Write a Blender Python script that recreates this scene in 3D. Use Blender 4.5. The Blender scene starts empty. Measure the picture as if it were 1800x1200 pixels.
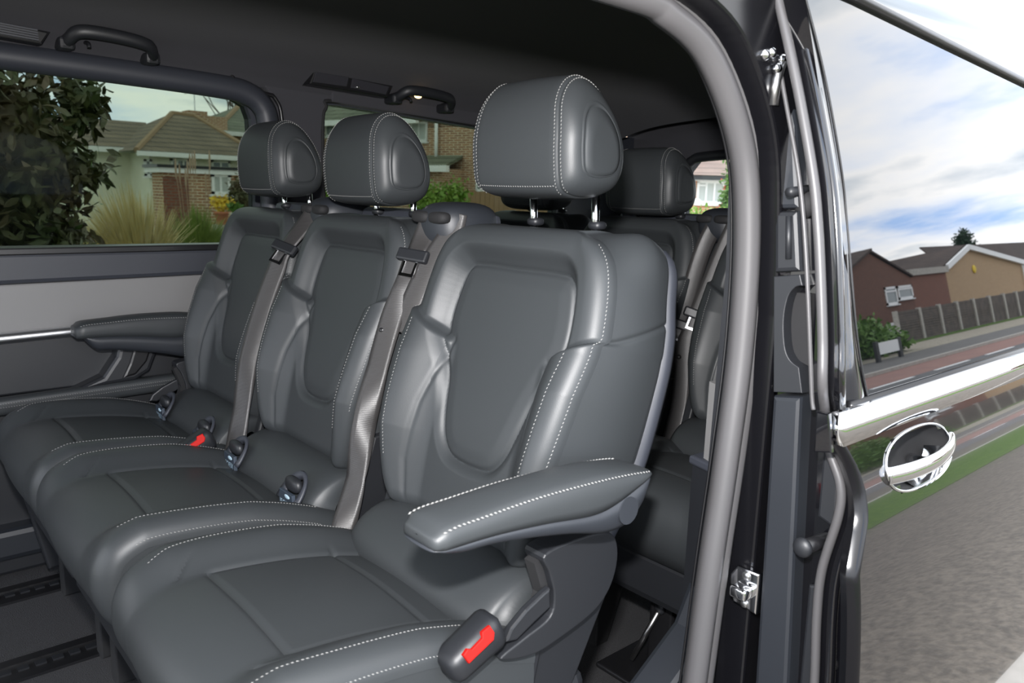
import bpy, bmesh, math, random
import numpy as np
from mathutils import Vector, Matrix

# ------------------------------------------------------------------ camera, sky, flash, exposure
FPX = 1379.0
YAW, PITCH, ROLL = math.radians(48.7), math.radians(10.5), math.radians(1.708)
CAM = np.array([0.0, 0.0, 1.0])
_F = np.array([math.cos(YAW)*math.cos(PITCH), math.sin(YAW)*math.cos(PITCH), -math.sin(PITCH)])
_R0 = np.array([math.sin(YAW), -math.cos(YAW), 0.0]); _U0 = np.cross(_R0, _F)
_R = _R0*math.cos(ROLL)+_U0*math.sin(ROLL); _U = _U0*math.cos(ROLL)-_R0*math.sin(ROLL)
scene = bpy.context.scene
col = scene.collection
cd = bpy.data.cameras.new('camera'); cam = bpy.data.objects.new('camera', cd); col.objects.link(cam)
cd.sensor_width = 23.5; cd.lens = FPX/1800*23.5; cd.clip_start = 0.02; cd.clip_end = 500
cd.dof.use_dof = True; cd.dof.focus_distance = 1.5; cd.dof.aperture_fstop = 5.0
M4 = Matrix(((_R[0], _U[0], -_F[0], CAM[0]), (_R[1], _U[1], -_F[1], CAM[1]), (_R[2], _U[2], -_F[2], CAM[2]), (0, 0, 0, 1)))
cam.matrix_world = M4
scene.camera = cam
vs = scene.view_settings
vs.view_transform = 'Standard'; vs.look = 'None'; vs.gamma = 1.0; vs.use_curve_mapping = False
vs.exposure = 0.0
SKY = 4.2

w = bpy.data.worlds.new('world'); scene.world = w; w.use_nodes = True
nt = w.node_tree; N = nt.nodes; Lk = nt.links; N.clear()
out = N.new('ShaderNodeOutputWorld'); bg = N.new('ShaderNodeBackground')
tc = N.new('ShaderNodeTexCoord'); sep = N.new('ShaderNodeSeparateXYZ'); Lk.new(tc.outputs['Generated'], sep.inputs[0])
# cloud layer: project the view direction on a high plane so that clouds flatten to the horizon
mx = N.new('ShaderNodeMath'); mx.operation = 'ADD'; mx.inputs[1].default_value = 0.12; Lk.new(sep.outputs['Z'], mx.inputs[0])
mm = N.new('ShaderNodeMath'); mm.operation = 'MAXIMUM'; mm.inputs[1].default_value = 0.06; Lk.new(mx.outputs[0], mm.inputs[0])
dx = N.new('ShaderNodeMath'); dx.operation = 'DIVIDE'; Lk.new(sep.outputs['X'], dx.inputs[0]); Lk.new(mm.outputs[0], dx.inputs[1])
dy = N.new('ShaderNodeMath'); dy.operation = 'DIVIDE'; Lk.new(sep.outputs['Y'], dy.inputs[0]); Lk.new(mm.outputs[0], dy.inputs[1])
cmb = N.new('ShaderNodeCombineXYZ'); Lk.new(dx.outputs[0], cmb.inputs[0]); Lk.new(dy.outputs[0], cmb.inputs[1])
nz = N.new('ShaderNodeTexNoise'); nz.inputs['Scale'].default_value = 0.75; nz.inputs['Detail'].default_value = 6; nz.inputs['Roughness'].default_value = 0.55
Lk.new(cmb.outputs[0], nz.inputs['Vector'])
cr = N.new('ShaderNodeValToRGB'); e = cr.color_ramp.elements
e[0].position = 0.35; e[0].color = (0.40, 0.58, 0.92, 1)
e[1].position = 0.46; e[1].color = (0.86, 0.91, 1.0, 1)
q = cr.color_ramp.elements.new(0.55); q.color = (1.0, 1.0, 1.0, 1)
q = cr.color_ramp.elements.new(0.66); q.color = (0.55, 0.62, 0.70, 1)
q = cr.color_ramp.elements.new(0.80); q.color = (0.42, 0.47, 0.53, 1)
Lk.new(nz.outputs['Fac'], cr.inputs[0]); Lk.new(cr.outputs[0], bg.inputs[0]); bg.inputs[1].default_value = SKY
Lk.new(bg.outputs[0], out.inputs[0])

# the camera's own flash, fixed above the lens
fd = bpy.data.lights.new('camera_flash', 'AREA'); fd.shape = 'RECTANGLE'; fd.size = 0.05; fd.size_y = 0.03; fd.energy = 34.0; fd.color = (1.0, 0.98, 0.97)
fd.spread = math.radians(150)
flash = bpy.data.objects.new('camera_flash', fd); col.objects.link(flash)
fm = M4.copy(); fp = CAM + 0.13*_U - 0.02*_R + 0.02*_F
fm.translation = Vector(fp); flash.matrix_world = fm

random.seed(7); np.random.seed(7)
def ray(u, v): return _F+_R*(u-900)/FPX-_U*(v-600)/FPX
def at(u, v, ax, val):
    d = ray(u, v); i = 'xyz'.index(ax); t = (val-CAM[i])/d[i]; return CAM+d*t
WT = math.radians(8.6)          # lean of the sliding door's glass
def mir(u, v, ax, val):         # the place seen in the door glass
    n = np.array([0, -math.cos(WT), math.sin(WT)]); q0 = np.array([0, .445, .78])
    d = ray(u, v); t = ((q0-CAM)@n)/(d@n); P = CAM+d*t; r = d-2*(d@n)*n
    i = 'xyz'.index(ax); t = (val-P[i])/r[i]; return P+r*t

# ------------------------------------------------------------------ materials
def mat(name, color, rough=0.5, metal=0.0, spec=0.5, coat=0.0, bump=None, var=None, emis=None, ior=1.5, sheen=0.0):
    m = bpy.data.materials.new(name); m.use_nodes = True
    nt = m.node_tree; b = nt.nodes['Principled BSDF']
    b.inputs['Base Color'].default_value = (*color, 1); b.inputs['Roughness'].default_value = rough
    b.inputs['Metallic'].default_value = metal; b.inputs['Specular IOR Level'].default_value = spec
    b.inputs['Coat Weight'].default_value = coat; b.inputs['Coat Roughness'].default_value = 0.02; b.inputs['IOR'].default_value = ior
    if sheen: b.inputs['Sheen Weight'].default_value = sheen
    tc = nt.nodes.new('ShaderNodeTexCoord')
    if bump:
        kind, sc, st, dist = bump
        if kind == 'noise':
            t = nt.nodes.new('ShaderNodeTexNoise'); t.inputs['Detail'].default_value = 3; o = t.outputs['Fac']; t.inputs['Scale'].default_value = sc
        elif kind == 'vor':
            t = nt.nodes.new('ShaderNodeTexVoronoi'); o = t.outputs['Distance']; t.inputs['Scale'].default_value = sc
        else:
            t = nt.nodes.new('ShaderNodeTexWave'); o = t.outputs['Fac']; t.inputs['Scale'].default_value = sc; t.bands_direction = kind[-1].upper()
        nt.links.new(tc.outputs['Object'], t.inputs['Vector'])
        bp = nt.nodes.new('ShaderNodeBump'); bp.inputs['Strength'].default_value = st; bp.inputs['Distance'].default_value = dist
        nt.links.new(o, bp.inputs['Height']); nt.links.new(bp.outputs[0], b.inputs['Normal'])
    if var:
        c2, sc = var
        t = nt.nodes.new('ShaderNodeTexNoise'); t.inputs['Scale'].default_value = sc; t.inputs['Detail'].default_value = 5
        nt.links.new(tc.outputs['Object'], t.inputs['Vector'])
        r = nt.nodes.new('ShaderNodeValToRGB'); r.color_ramp.elements[0].position = .35; r.color_ramp.elements[1].position = .65
        r.color_ramp.elements[0].color = (*color, 1); r.color_ramp.elements[1].color = (*c2, 1)
        nt.links.new(t.outputs['Fac'], r.inputs[0]); nt.links.new(r.outputs[0], b.inputs['Base Color'])
    if emis:
        b.inputs['Emission Color'].default_value = (*emis[0], 1); b.inputs['Emission Strength'].default_value = emis[1]
    return m
def brickmat(name, c1, c2, mortar, scale=1.0):
    m = mat(name, c1, 0.9); nt = m.node_tree; b = nt.nodes['Principled BSDF']
    tc = nt.nodes.new('ShaderNodeTexCoord'); mp = nt.nodes.new('ShaderNodeMapping')
    mp.inputs['Rotation'].default_value = (math.radians(90), 0, 0)
    # walls stand upright: use (x+y, z)
    sp = nt.nodes.new('ShaderNodeSeparateXYZ'); cb = nt.nodes.new('ShaderNodeCombineXYZ'); ad = nt.nodes.new('ShaderNodeMath')
    nt.links.new(tc.outputs['Object'], sp.inputs[0]); nt.links.new(sp.outputs[0], ad.inputs[0]); nt.links.new(sp.outputs[1], ad.inputs[1])
    nt.links.new(ad.outputs[0], cb.inputs[0]); nt.links.new(sp.outputs[2], cb.inputs[1])
    t = nt.nodes.new('ShaderNodeTexBrick'); t.inputs['Scale'].default_value = scale
    t.inputs['Color1'].default_value = (*c1, 1); t.inputs['Color2'].default_value = (*c2, 1); t.inputs['Mortar'].default_value = (*mortar, 1)
    t.inputs['Brick Width'].default_value = .23; t.inputs['Row Height'].default_value = .075; t.inputs['Mortar Size'].default_value = .012
    nt.links.new(cb.outputs[0], t.inputs['Vector']); nt.links.new(t.outputs['Color'], b.inputs['Base Color'])
    return m
def tilemat(name, c1, c2, dark):
    m = mat(name, c1, 0.85); nt = m.node_tree; b = nt.nodes['Principled BSDF']
    tc = nt.nodes.new('ShaderNodeTexCoord'); sp = nt.nodes.new('ShaderNodeSeparateXYZ'); cb = nt.nodes.new('ShaderNodeCombineXYZ'); ad = nt.nodes.new('ShaderNodeMath')
    nt.links.new(tc.outputs['Object'], sp.inputs[0]); nt.links.new(sp.outputs[0], ad.inputs[0]); nt.links.new(sp.outputs[1], ad.inputs[1])
    nt.links.new(ad.outputs[0], cb.inputs[0]); nt.links.new(sp.outputs[2], cb.inputs[1])
    t = nt.nodes.new('ShaderNodeTexBrick'); t.inputs['Color1'].default_value = (*c1, 1); t.inputs['Color2'].default_value = (*c2, 1); t.inputs['Mortar'].default_value = (*dark, 1)
    t.inputs['Scale'].default_value = 1; t.inputs['Brick Width'].default_value = .3; t.inputs['Row Height'].default_value = .16; t.inputs['Mortar Size'].default_value = .018
    nz = nt.nodes.new('ShaderNodeTexNoise'); nz.inputs['Scale'].default_value = .7; nz.inputs['Detail'].default_value = 6
    mx = nt.nodes.new('ShaderNodeMixRGB'); mx.blend_type = 'MULTIPLY'; mx.inputs[0].default_value = .7
    nt.links.new(tc.outputs['Object'], nz.inputs['Vector'])
    nt.links.new(cb.outputs[0], t.inputs['Vector']); nt.links.new(t.outputs['Color'], mx.inputs[1]); nt.links.new(nz.outputs['Fac'], mx.inputs[2])
    nt.links.new(mx.outputs[0], b.inputs['Base Color'])
    return m
def glassmat(name, tint, f0=1.5):
    m = bpy.data.materials.new(name); m.use_nodes = True; nt = m.node_tree; nt.nodes.clear()
    o = nt.nodes.new('ShaderNodeOutputMaterial'); mx = nt.nodes.new('ShaderNodeMixShader'); tr = nt.nodes.new('ShaderNodeBsdfTransparent'); gl = nt.nodes.new('ShaderNodeBsdfGlossy')
    fr = nt.nodes.new('ShaderNodeFresnel'); fr.inputs[0].default_value = f0
    tr.inputs[0].default_value = (*tint, 1); gl.inputs['Roughness'].default_value = 0.0; gl.inputs[0].default_value = (.9, .95, 1, 1)
    nt.links.new(fr.outputs[0], mx.inputs[0]); nt.links.new(tr.outputs[0], mx.inputs[1]); nt.links.new(gl.outputs[0], mx.inputs[2]); nt.links.new(mx.outputs[0], o.inputs[0])
    return m
MT = dict(
    leather=mat('dark_grey_leather', (.0278, .0308, .0332), .46, spec=.36, bump=('vor', 900, .10, .0006)),
    piping=mat('seat_piping', (.05, .055, .058), .4),
    thread=mat('pale_thread', (.19, .19, .185), .6),
    chrome=mat('chrome', (.80, .81, .83), .08, metal=1),
    steel=mat('brushed_steel', (.5, .5, .5), .3, metal=1),
    plastic=mat('dark_plastic', (.011, .012, .0145), .48, bump=('noise', 700, .1, .0005)),
    bplastic=mat('blue_grey_plastic', (.028, .031, .040), .5, bump=('noise', 900, .12, .0005)),
    gplastic=mat('satin_grey_trim', (.165, .163, .163), .4, bump=('wavez', 160, .02, .0003)),
    black=mat('black_plastic', (.008, .008, .009), .35),
    matt=mat('matt_black', (.006, .006, .007), .8),
    liner=mat('headliner_fabric', (.035, .035, .041), .95, bump=('noise', 600, .25, .001), sheen=.05),
    carpet=mat('carpet', (.020, .020, .022), .95, bump=('noise', 420, .8, .004), var=((.034, .034, .037), 300)),
    web=mat('belt_webbing', (.033, .0315, .0315), .36, spec=.55, bump=('wavez', 210, .35, .0006)),
    pillarb=mat('pillar_black', (.004, .004, .005), .22, spec=.4), satinc=mat('satin_silver', (.75, .76, .78), .32, metal=1),
    ashell=mat('armrest_shell_plastic', (.0165, .019, .024), .5, bump=('noise', 900, .12, .0005)),
    ntrim=mat('door_trim_plastic', (.0115, .0135, .0175), .5, bump=('noise', 900, .12, .0005)), rollr=mat('roller_plastic', (.10, .11, .10), .5),
    red=mat('red_button', (.34, .006, .004), .6, spec=.15),
    rubber=mat('grey_rubber_seal', (.062, .060, .062), .42, bump=('noise', 500, .08, .0004)),
    paint=mat('black_paint', (.004, .004, .005), .12, coat=1.0),
    gpaint=mat('glossy_black_paint', (.003, .003, .004), .08, coat=1.0, ior=1.6),
    dglass=mat('dark_privacy_glass', (.002, .0025, .003), .0, ior=2.0, spec=.5),
    glow=mat('lamp_glow', (1, .7, .35), .5, emis=((1, .62, .25), 6)),
    lamp=mat('lamp_lens', (.03, .03, .035), .15),
    label=mat('isofix_label', (.35, .47, .55), .5),
    labdark=mat('isofix_label_dark', (.03, .04, .055), .4),
    tint=glassmat('tinted_glass', (.37, .405, .365), 1.10),
    clear=glassmat('clear_glass', (.93, .95, .94), 1.3),
    white=mat('white_frame', (.78, .78, .76), .5), cream=mat('cream_render', (.80, .77, .64), .9, var=((.74, .71, .58), 1.5)),  # cream colour raised to stand in for sunlight on the bungalow walls
    pane=mat('house_pane', (.16, .19, .19), .08), panel=mat('pane_curtain', (.45, .47, .44), .3),
    brick=brickmat('brown_brick', (.36, .18, .09), (.25, .12, .065), (.60, .50, .38)),  # brown brick lightened in place of sunlight on the far-side walls
    brickr=brickmat('red_brick', (.16, .062, .036), (.125, .048, .03), (.16, .11, .085)),
    brickd=brickmat('dark_red_brick', (.20, .068, .04), (.16, .055, .035), (.2, .13, .1)),
    brickt=brickmat('tan_brick', (.42, .27, .14), (.36, .22, .115), (.42, .33, .22)),
    bricko=brickmat('orange_brick', (.52, .21, .095), (.40, .16, .08), (.5, .4, .3)),
    tile=tilemat('brown_roof_tile', (.30, .235, .16), (.23, .18, .12), (.10, .08, .055)),
    tileg=tilemat('green_grey_roof_tile', (.26, .28, .20), (.22, .24, .17), (.11, .12, .08)),
    tiled=tilemat('dark_roof_tile', (.11, .075, .055), (.09, .06, .045), (.05, .035, .03)),
    tilep=tilemat('pink_brown_roof_tile', (.38, .26, .21), (.33, .22, .18), (.22, .15, .12)),
    ridge=mat('orange_ridge', (.28, .19, .11), .9),
    wood=mat('weathered_wood', (.13, .105, .085), .85, bump=('wavez', 6, .6, .02), var=((.09, .075, .065), 3)),
    woodb=mat('brown_fence', (.26, .16, .085), .85, bump=('wavex', 5, .5, .02)),
    conc=mat('concrete', (.42, .39, .35), .9, var=((.34, .32, .28), 8)),
    asphalt=mat('asphalt', (.165, .140, .112), .9, bump=('noise', 30, .9, .02), var=((.075, .065, .053), 30)),
    road=mat('grey_road', (.11, .11, .11), .9, var=((.09, .09, .09), 3)),
    redroad=mat('red_road_surface', (.26, .14, .11), .9, var=((.22, .12, .10), 2)),
    pave=mat('dark_pavement', (.12, .115, .105), .9, var=((.10, .095, .09), 2)),
    gravel=mat('gravel', (.36, .32, .25), .95, bump=('noise', 25, .8, .03), var=((.22, .2, .15), 14)),
    lawn=mat('lawn', (.085, .15, .012), .95, bump=('noise', 30, 1.0, .04), var=((.045, .095, .01), 16)),
    leafd=mat('dark_leaf', (.07, .095, .03), .5, var=((.11, .075, .04), 3)),
    leafg=mat('green_leaf', (.07, .16, .02), .5, var=((.11, .2, .03), 4)),
    leafl=mat('bright_leaf', (.13, .26, .03), .5, var=((.2, .3, .04), 4)),
    conif=mat('conifer_leaf', (.02, .05, .02), .7), twig=mat('pale_twig', (.4, .33, .22), .9), bark=mat('bark', (.10, .075, .055), .9),
    straw=mat('straw_grass', (.66, .55, .30), .8, var=((.5, .42, .2), 5)), gblade=mat('green_grass_blade', (.18, .24, .05), .7),  # straw colour brightened, sunlight on it put into the base colour
    plume=mat('grass_plume', (.38, .27, .19), .9), berry=mat('red_berry', (.6, .05, .04), .4), yellow=mat('yellow_flower', (.7, .5, .05), .7),
    terra=mat('terracotta', (.42, .15, .08), .8),
)

# ------------------------------------------------------------------ builders
ORG = {}
def finish(o, name, parent, smooth, mtl):
    if isinstance(mtl, str): mtl = MT[mtl]
    if mtl and not o.data.materials: o.data.materials.append(mtl)
    if smooth is not None:
        o.data.polygons.foreach_set('use_smooth', [smooth]*len(o.data.polygons))
    col.objects.link(o)
    if parent is not None: o.parent = parent
    return o
def obj(name, V, Fc, mtl, parent=None, smooth=False, org=None):
    """one mesh object; V in world (or thing-local when the parent is a seat) coordinates"""
    V = np.asarray(V, float)
    o_ = np.zeros(3) if org is None else np.asarray(org, float)
    if parent is not None: o_ = ORG.get(parent.name, np.zeros(3))
    me = bpy.data.meshes.new(name); me.from_pydata((V-o_).tolist(), [], [list(map(int, f)) for f in Fc]); me.update()
    o = bpy.data.objects.new(name, me)
    if parent is None: o.location = o_.tolist()
    finish(o, name, parent, smooth, mtl)
    ORG[o.name] = o_
    return o
def merge(parts):
    V = []; Fc = []; n = 0
    for v, f in parts:
        v = np.asarray(v, float); V.append(v); Fc += [[int(i)+n for i in q] for q in f]; n += len(v)
    return np.concatenate(V), Fc
def thing(name, label, cat, loc, group=None):
    o = bpy.data.objects.new(name, None); o.empty_display_size = .05; col.objects.link(o); o.location = [float(x) for x in loc]
    o['label'] = label; o['category'] = cat
    if group: o['group'] = group
    ORG[o.name] = np.asarray(loc, float); return o
def tag(o, label, cat, group=None):
    o['label'] = label; o['category'] = cat
    if group: o['group'] = group
    return o
def struct(o, label=None, cat=None):
    o['kind'] = 'structure'
    if label: o['label'] = label
    if cat: o['category'] = cat
    return o
def box(x0, x1, y0, y1, z0, z1):
    V = [(x, y, z) for x in (x0, x1) for y in (y0, y1) for z in (z0, z1)]
    return V, [(0, 1, 3, 2), (4, 6, 7, 5), (0, 4, 5, 1), (2, 3, 7, 6), (0, 2, 6, 4), (1, 5, 7, 3)]
def cbox(x0, x1, y0, y1, z0, z1, c):
    """box with chamfered edges"""
    bm = bmesh.new(); v, f = box(x0, x1, y0, y1, z0, z1)
    bv = [bm.verts.new(p) for p in v]
    for q in f: bm.faces.new([bv[i] for i in q])
    bmesh.ops.recalc_face_normals(bm, faces=bm.faces)
    bmesh.ops.bevel(bm, geom=list(bm.edges), offset=c, segments=2, affect='EDGES', profile=.5)
    V = [tuple(p.co) for p in bm.verts]; bm.verts.index_update(); Fc = [[p.index for p in q.verts] for q in bm.faces]; bm.free()
    return V, Fc
def prism(poly, axis, a, b, bev=0.0, seg=2):
    """2D outline extruded along an axis from a to b. axis 'y': poly=(x,z); 'x': (y,z); 'z': (x,y)"""
    def mk(p, t):
        return {'y': (p[0], t, p[1]), 'x': (t, p[0], p[1]), 'z': (p[0], p[1], t)}[axis]
    bm = bmesh.new(); A = [bm.verts.new(mk(p, a)) for p in poly]; B = [bm.verts.new(mk(p, b)) for p in poly]
    n = len(poly); bm.faces.new(A); bm.faces.new(B[::-1])
    for i in range(n): bm.faces.new((A[i], B[i], B[(i+1) % n], A[(i+1) % n]))
    bmesh.ops.recalc_face_normals(bm, faces=bm.faces)
    if bev > 0:
        ed = [e for e in bm.edges if (e.verts[0] in A and e.verts[1] in A) or (e.verts[0] in B and e.verts[1] in B)]
        bmesh.ops.bevel(bm, geom=ed, offset=bev, segments=seg, affect='EDGES', profile=.5, clamp_overlap=True)
    V = [tuple(p.co) for p in bm.verts]; bm.verts.index_update(); Fc = [[p.index for p in q.verts] for q in bm.faces]; bm.free()
    return V, Fc
def crom(pts, n=12, closed=False):
    """Catmull-Rom through the points"""
    P = np.asarray(pts, float); m = len(P); out = []
    rng = range(m) if closed else range(m-1)
    for i in rng:
        if closed: p0, p1, p2, p3 = P[(i-1) % m], P[i], P[(i+1) % m], P[(i+2) % m]
        else: p0, p1, p2, p3 = P[max(i-1, 0)], P[i], P[i+1], P[min(i+2, m-1)]
        for k in range(n):
            t = k/n
            out.append(.5*((2*p1)+(-p0+p2)*t+(2*p0-5*p1+4*p2-p3)*t*t+(-p0+3*p1-3*p2+p3)*t**3))
    if not closed: out.append(P[-1])
    return np.array(out)
def frames(path, up):
    P = np.asarray(path, float); T = np.gradient(P, axis=0); T /= np.linalg.norm(T, axis=1)[:, None]+1e-12
    up = np.asarray(up, float); up = np.broadcast_to(up, P.shape)
    S = np.cross(T, up); S /= np.linalg.norm(S, axis=1)[:, None]+1e-12
    W = np.cross(S, T); return P, T, S, W
def sweep(path, prof, up=(0, 0, 1), closed_prof=True, caps=True):
    """sweep a 2D profile (side, up) along a path"""
    P, T, S, W = frames(path, up); prof = np.asarray(prof, float); n = len(prof)
    V = (P[:, None, :]+S[:, None, :]*prof[None, :, 0:1]+W[:, None, :]*prof[None, :, 1:2]).reshape(-1, 3)
    Fc = []; m = len(P)
    for i in range(m-1):
        for j in range(n if closed_prof else n-1):
            k = (j+1) % n; Fc.append((i*n+j, i*n+k, (i+1)*n+k, (i+1)*n+j))
    if caps and closed_prof: Fc.append(list(range(n))[::-1]); Fc.append([(m-1)*n+j for j in range(n)])
    return V, Fc
def circ(r, n=12, r2=None):
    a = np.linspace(0, 2*math.pi, n, endpoint=False); return np.stack([np.cos(a)*r, np.sin(a)*(r2 or r)], 1)
def tube(path, r, n=10, up=(0.3, 0.5, .8)): return sweep(path, circ(r, n), up)
def gridfaces(ny, nx, off=0, flip=False):
    F_ = []
    for j in range(ny-1):
        for i in range(nx-1):
            a = off+j*nx+i; q = (a, a+1, a+nx+1, a+nx); F_.append(q[::-1] if flip else q)
    return F_
def sstep(x): x = np.clip(x, 0, 1); return x*x*(3-2*x)
def ell(c, r, nu=16, nv=10, p=2.0):
    V = []; Fc = []
    sp = lambda a: np.sign(a)*abs(a)**(2/p)
    for j in range(nv+1):
        t = -math.pi/2+math.pi*j/nv
        for i in range(nu):
            a = 2*math.pi*i/nu
            V.append((c[0]+r[0]*sp(math.cos(t))*sp(math.cos(a)), c[1]+r[1]*sp(math.cos(t))*sp(math.sin(a)), c[2]+r[2]*sp(math.sin(t))))
    for j in range(nv):
        for i in range(nu):
            k = (i+1) % nu; Fc.append((j*nu+i, j*nu+k, (j+1)*nu+k, (j+1)*nu+i))
    return V, Fc
def stitches(path, normals, spacing=.0056, ln=.0042, wd=.0017, ht=.0009):
    P = np.asarray(path, float); Nn = np.asarray(normals, float)
    d = np.r_[0, np.cumsum(np.linalg.norm(np.diff(P, axis=0), axis=1))]; n = max(2, int(d[-1]/spacing)); s = np.linspace(0, d[-1], n)
    Q = np.stack([np.interp(s, d, P[:, i]) for i in range(3)], 1); NN = np.stack([np.interp(s, d, Nn[:, i]) for i in range(3)], 1)
    T = np.gradient(Q, axis=0); T /= np.linalg.norm(T, axis=1)[:, None]; S = np.cross(T, NN); S /= np.linalg.norm(S, axis=1)[:, None]+1e-9
    V = []; Fc = []
    for q, t, sd, nn in zip(Q, T, S, NN):
        b = len(V); sk = sd*wd*.35
        V += [q-t*ln/2-sk, q+sd*wd/2+nn*ht*.4, q+t*ln/2+sk, q-sd*wd/2+nn*ht*.4, q+nn*ht, q-nn*ht]
        for i in range(4): Fc += [(b+i, b+(i+1) % 4, b+4), (b+(i+1) % 4, b+i, b+5)]
    return V, Fc
def poly_sdf(X, Y, poly):
    poly = np.asarray(poly, float); A = poly; B = np.roll(poly, -1, 0); D = np.full(X.shape, 1e9); ins = np.zeros(X.shape, bool)
    for (ax, ay), (bx, by) in zip(A, B):
        ex, ey = bx-ax, by-ay; t = np.clip(((X-ax)*ex+(Y-ay)*ey)/(ex*ex+ey*ey+1e-15), 0, 1)
        D = np.minimum(D, np.hypot(X-ax-t*ex, Y-ay-t*ey))
        c = ((ay > Y) != (by > Y)) & (X < (bx-ax)*(Y-ay)/((by-ay) if abs(by-ay) > 1e-12 else 1e-12)+ax)
        ins ^= c
    return np.where(ins, -D, D)

# ------------------------------------------------------------------ van body: floor, ceiling, walls, windows
XF, XR = -1.1, 2.75
v, f = box(XF, XR, .58, 2.36, -.05, 0.0)
floor = struct(obj('floor', v, f, 'carpet'), 'black carpeted van floor beneath the seats', 'floor')
# seat rails let into the floor
def rail(y, x0, x1):
    parts = [box(x0, x1, y-.045, y-.02, 0, .006), box(x0, x1, y+.02, y+.045, 0, .006), box(x0, x1, y-.02, y+.02, 0, .002)]
    r = obj('floor_rail', *merge(parts), 'black', floor)
    obj('rail_slot', *merge([box(x0+.06+k*.032, x0+.08+k*.032, y-.008, y+.008, .002, .006) for k in range(int((x1-x0-.1)/.032))]), 'plastic', r)
for y in (1.77, 2.13): rail(y, -.1, .42)
# headliner, a curved shell across the van
cs = crom([(2.275, 1.300), (2.24, 1.335), (2.16, 1.378), (1.95, 1.415), (1.5, 1.425), (1.1, 1.42), (.85, 1.395), (.72, 1.335), (.64, 1.262), (.625, 1.235)], 6)
xs = np.linspace(XF, 2.45, 30); drop = lambda x: -.020*(x-.4)
V = []
for x in xs:
    tail = .10*max(0, (x-1.9)/.55)**2
    for y, z in cs: V.append((x, y, z+drop(x)*max(0, (y-.9)/1.3) - tail*(1 if z > 1.33 else .3)))
Fc = gridfaces(len(xs), len(cs)); nV = len(V)
V += [(a, b, c+.03) for a, b, c in V]; Fc += gridfaces(len(xs), len(cs), nV, True)
ceil = struct(obj('ceiling', V, Fc, 'liner', smooth=True), 'dark grey fabric headliner of the van', 'headliner')
# a lining seam line that runs off the sun-blind moulding
pth = crom([(1.27, 2.06, 1.398), (1.33, 1.98, 1.402), (1.42, 1.88, 1.408), (1.55, 1.78, 1.41)], 8)
obj('lining_crease', *tube(pth, .0035, 6), 'matt', ceil, True)
# roof skin above
rp = crom([(.575, 1.19), (.578, 1.256), (.588, 1.32), (.62, 1.375), (.71, 1.435), (.9, 1.475), (1.45, 1.49), (2.0, 1.475), (2.25, 1.40), (2.36, 1.28)], 6)
xs2 = np.r_[np.linspace(XF, .94, 8), np.linspace(.96, 2.9, 10)]; V = [(x, y, max(z, 1.256) if x < .95 else z) for x in xs2 for y, z in rp]
roof = struct(obj('roof', V, gridfaces(len(xs2), len(rp)), 'gpaint', smooth=True), 'gloss black outer roof of the van', 'roof')

# far side wall: outer shell with two window openings, inner panels
def rrect(x0, x1, z0, z1, r, n=6, r3=None):
    P = []
    for cx, cz, a0, rr in ((x1-r, z1-r, 0, r), (x0+r, z1-r, 90, r), (x0+r, z0+r, 180, r), (x1-r, z0+r, 270, r)):
        for k in range(n+1):
            a = math.radians(a0+90*k/n); P.append((cx+rr*math.cos(a), cz+rr*math.sin(a)))
    return P
WL = 2.30
def holed(outer, holes, axis, a, b):
    """flat panel with openings, given thickness"""
    bm = bmesh.new()
    def mk(p, t): return {'y': (p[0], t, p[1]), 'x': (t, p[0], p[1])}[axis]
    loops = []
    for lp in [outer]+holes:
        vs_ = [bm.verts.new(mk(p, a)) for p in lp]; loops.append(vs_)
        for i in range(len(vs_)): bm.edges.new((vs_[i], vs_[(i+1) % len(vs_)]))
    bmesh.ops.triangle_fill(bm, use_beauty=True, edges=list(bm.edges))
    r = bmesh.ops.extrude_face_region(bm, geom=list(bm.faces))
    d = b-a; vec = (0, d, 0) if axis == 'y' else (d, 0, 0)
    bmesh.ops.translate(bm, vec=vec, verts=[q for q in r['geom'] if isinstance(q, bmesh.types.BMVert)])
    bmesh.ops.recalc_face_normals(bm, faces=bm.faces)
    V = [tuple(p.co) for p in bm.verts]; bm.verts.index_update(); Fc = [[p.index for p in q.verts] for q in bm.faces]; bm.free(); return V, Fc
w1 = [(-.7, .838), (.93, .838), (.965, .85), (.982, .885), (.984, 1.05), (.978, 1.20), (.965, 1.235), (.93, 1.253), (.86, 1.262), (.6, 1.271), (.2, 1.279), (-.7, 1.285)]
w2 = [(1.205, .86), (2.2, .86), (2.235, .90), (2.235, 1.17), (2.2, 1.212), (1.826, 1.238), (1.26, 1.264), (1.225, 1.262), (1.208, 1.235), (1.203, 1.18)]
wall_r = struct(obj('wall_right', *holed([(XF, -.02), (XR, -.02), (XR, 1.26), (XF, 1.34)], [w1, w2], 'y', WL, WL+.05), 'bplastic'), 'far side wall of the van below and between its windows', 'side wall')
def panel(name, poly, y0, y1, m, bev=.006, par=None, sm=True):
    return obj(name, *prism(poly, 'y', y0, y1, bev), m, par or wall_r, False)
panel('upper_panel', [(XF, .735), (2.2, .765), (2.2, .828), (XF, .828)], 2.262, 2.31, 'bplastic', .012)
panel('satin_panel', [(XF, .607), (2.2, .648), (2.2, .765), (XF, .735)], 2.272, 2.31, 'gplastic', .004)
v, f = sweep([(XF, 2.258, .600), (.3, 2.258, .617), (.8, 2.256, .631), (2.2, 2.256, .645)], circ(.015, 14, .014), (0, 0, 1))
obj('chrome_strip', v, f, 'satinc', wall_r, True)
panel('lower_panel', [(XF, .46), (2.2, .48), (2.2, .645), (XF, .605)], 2.268, 2.31, 'plastic', .006)
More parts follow.
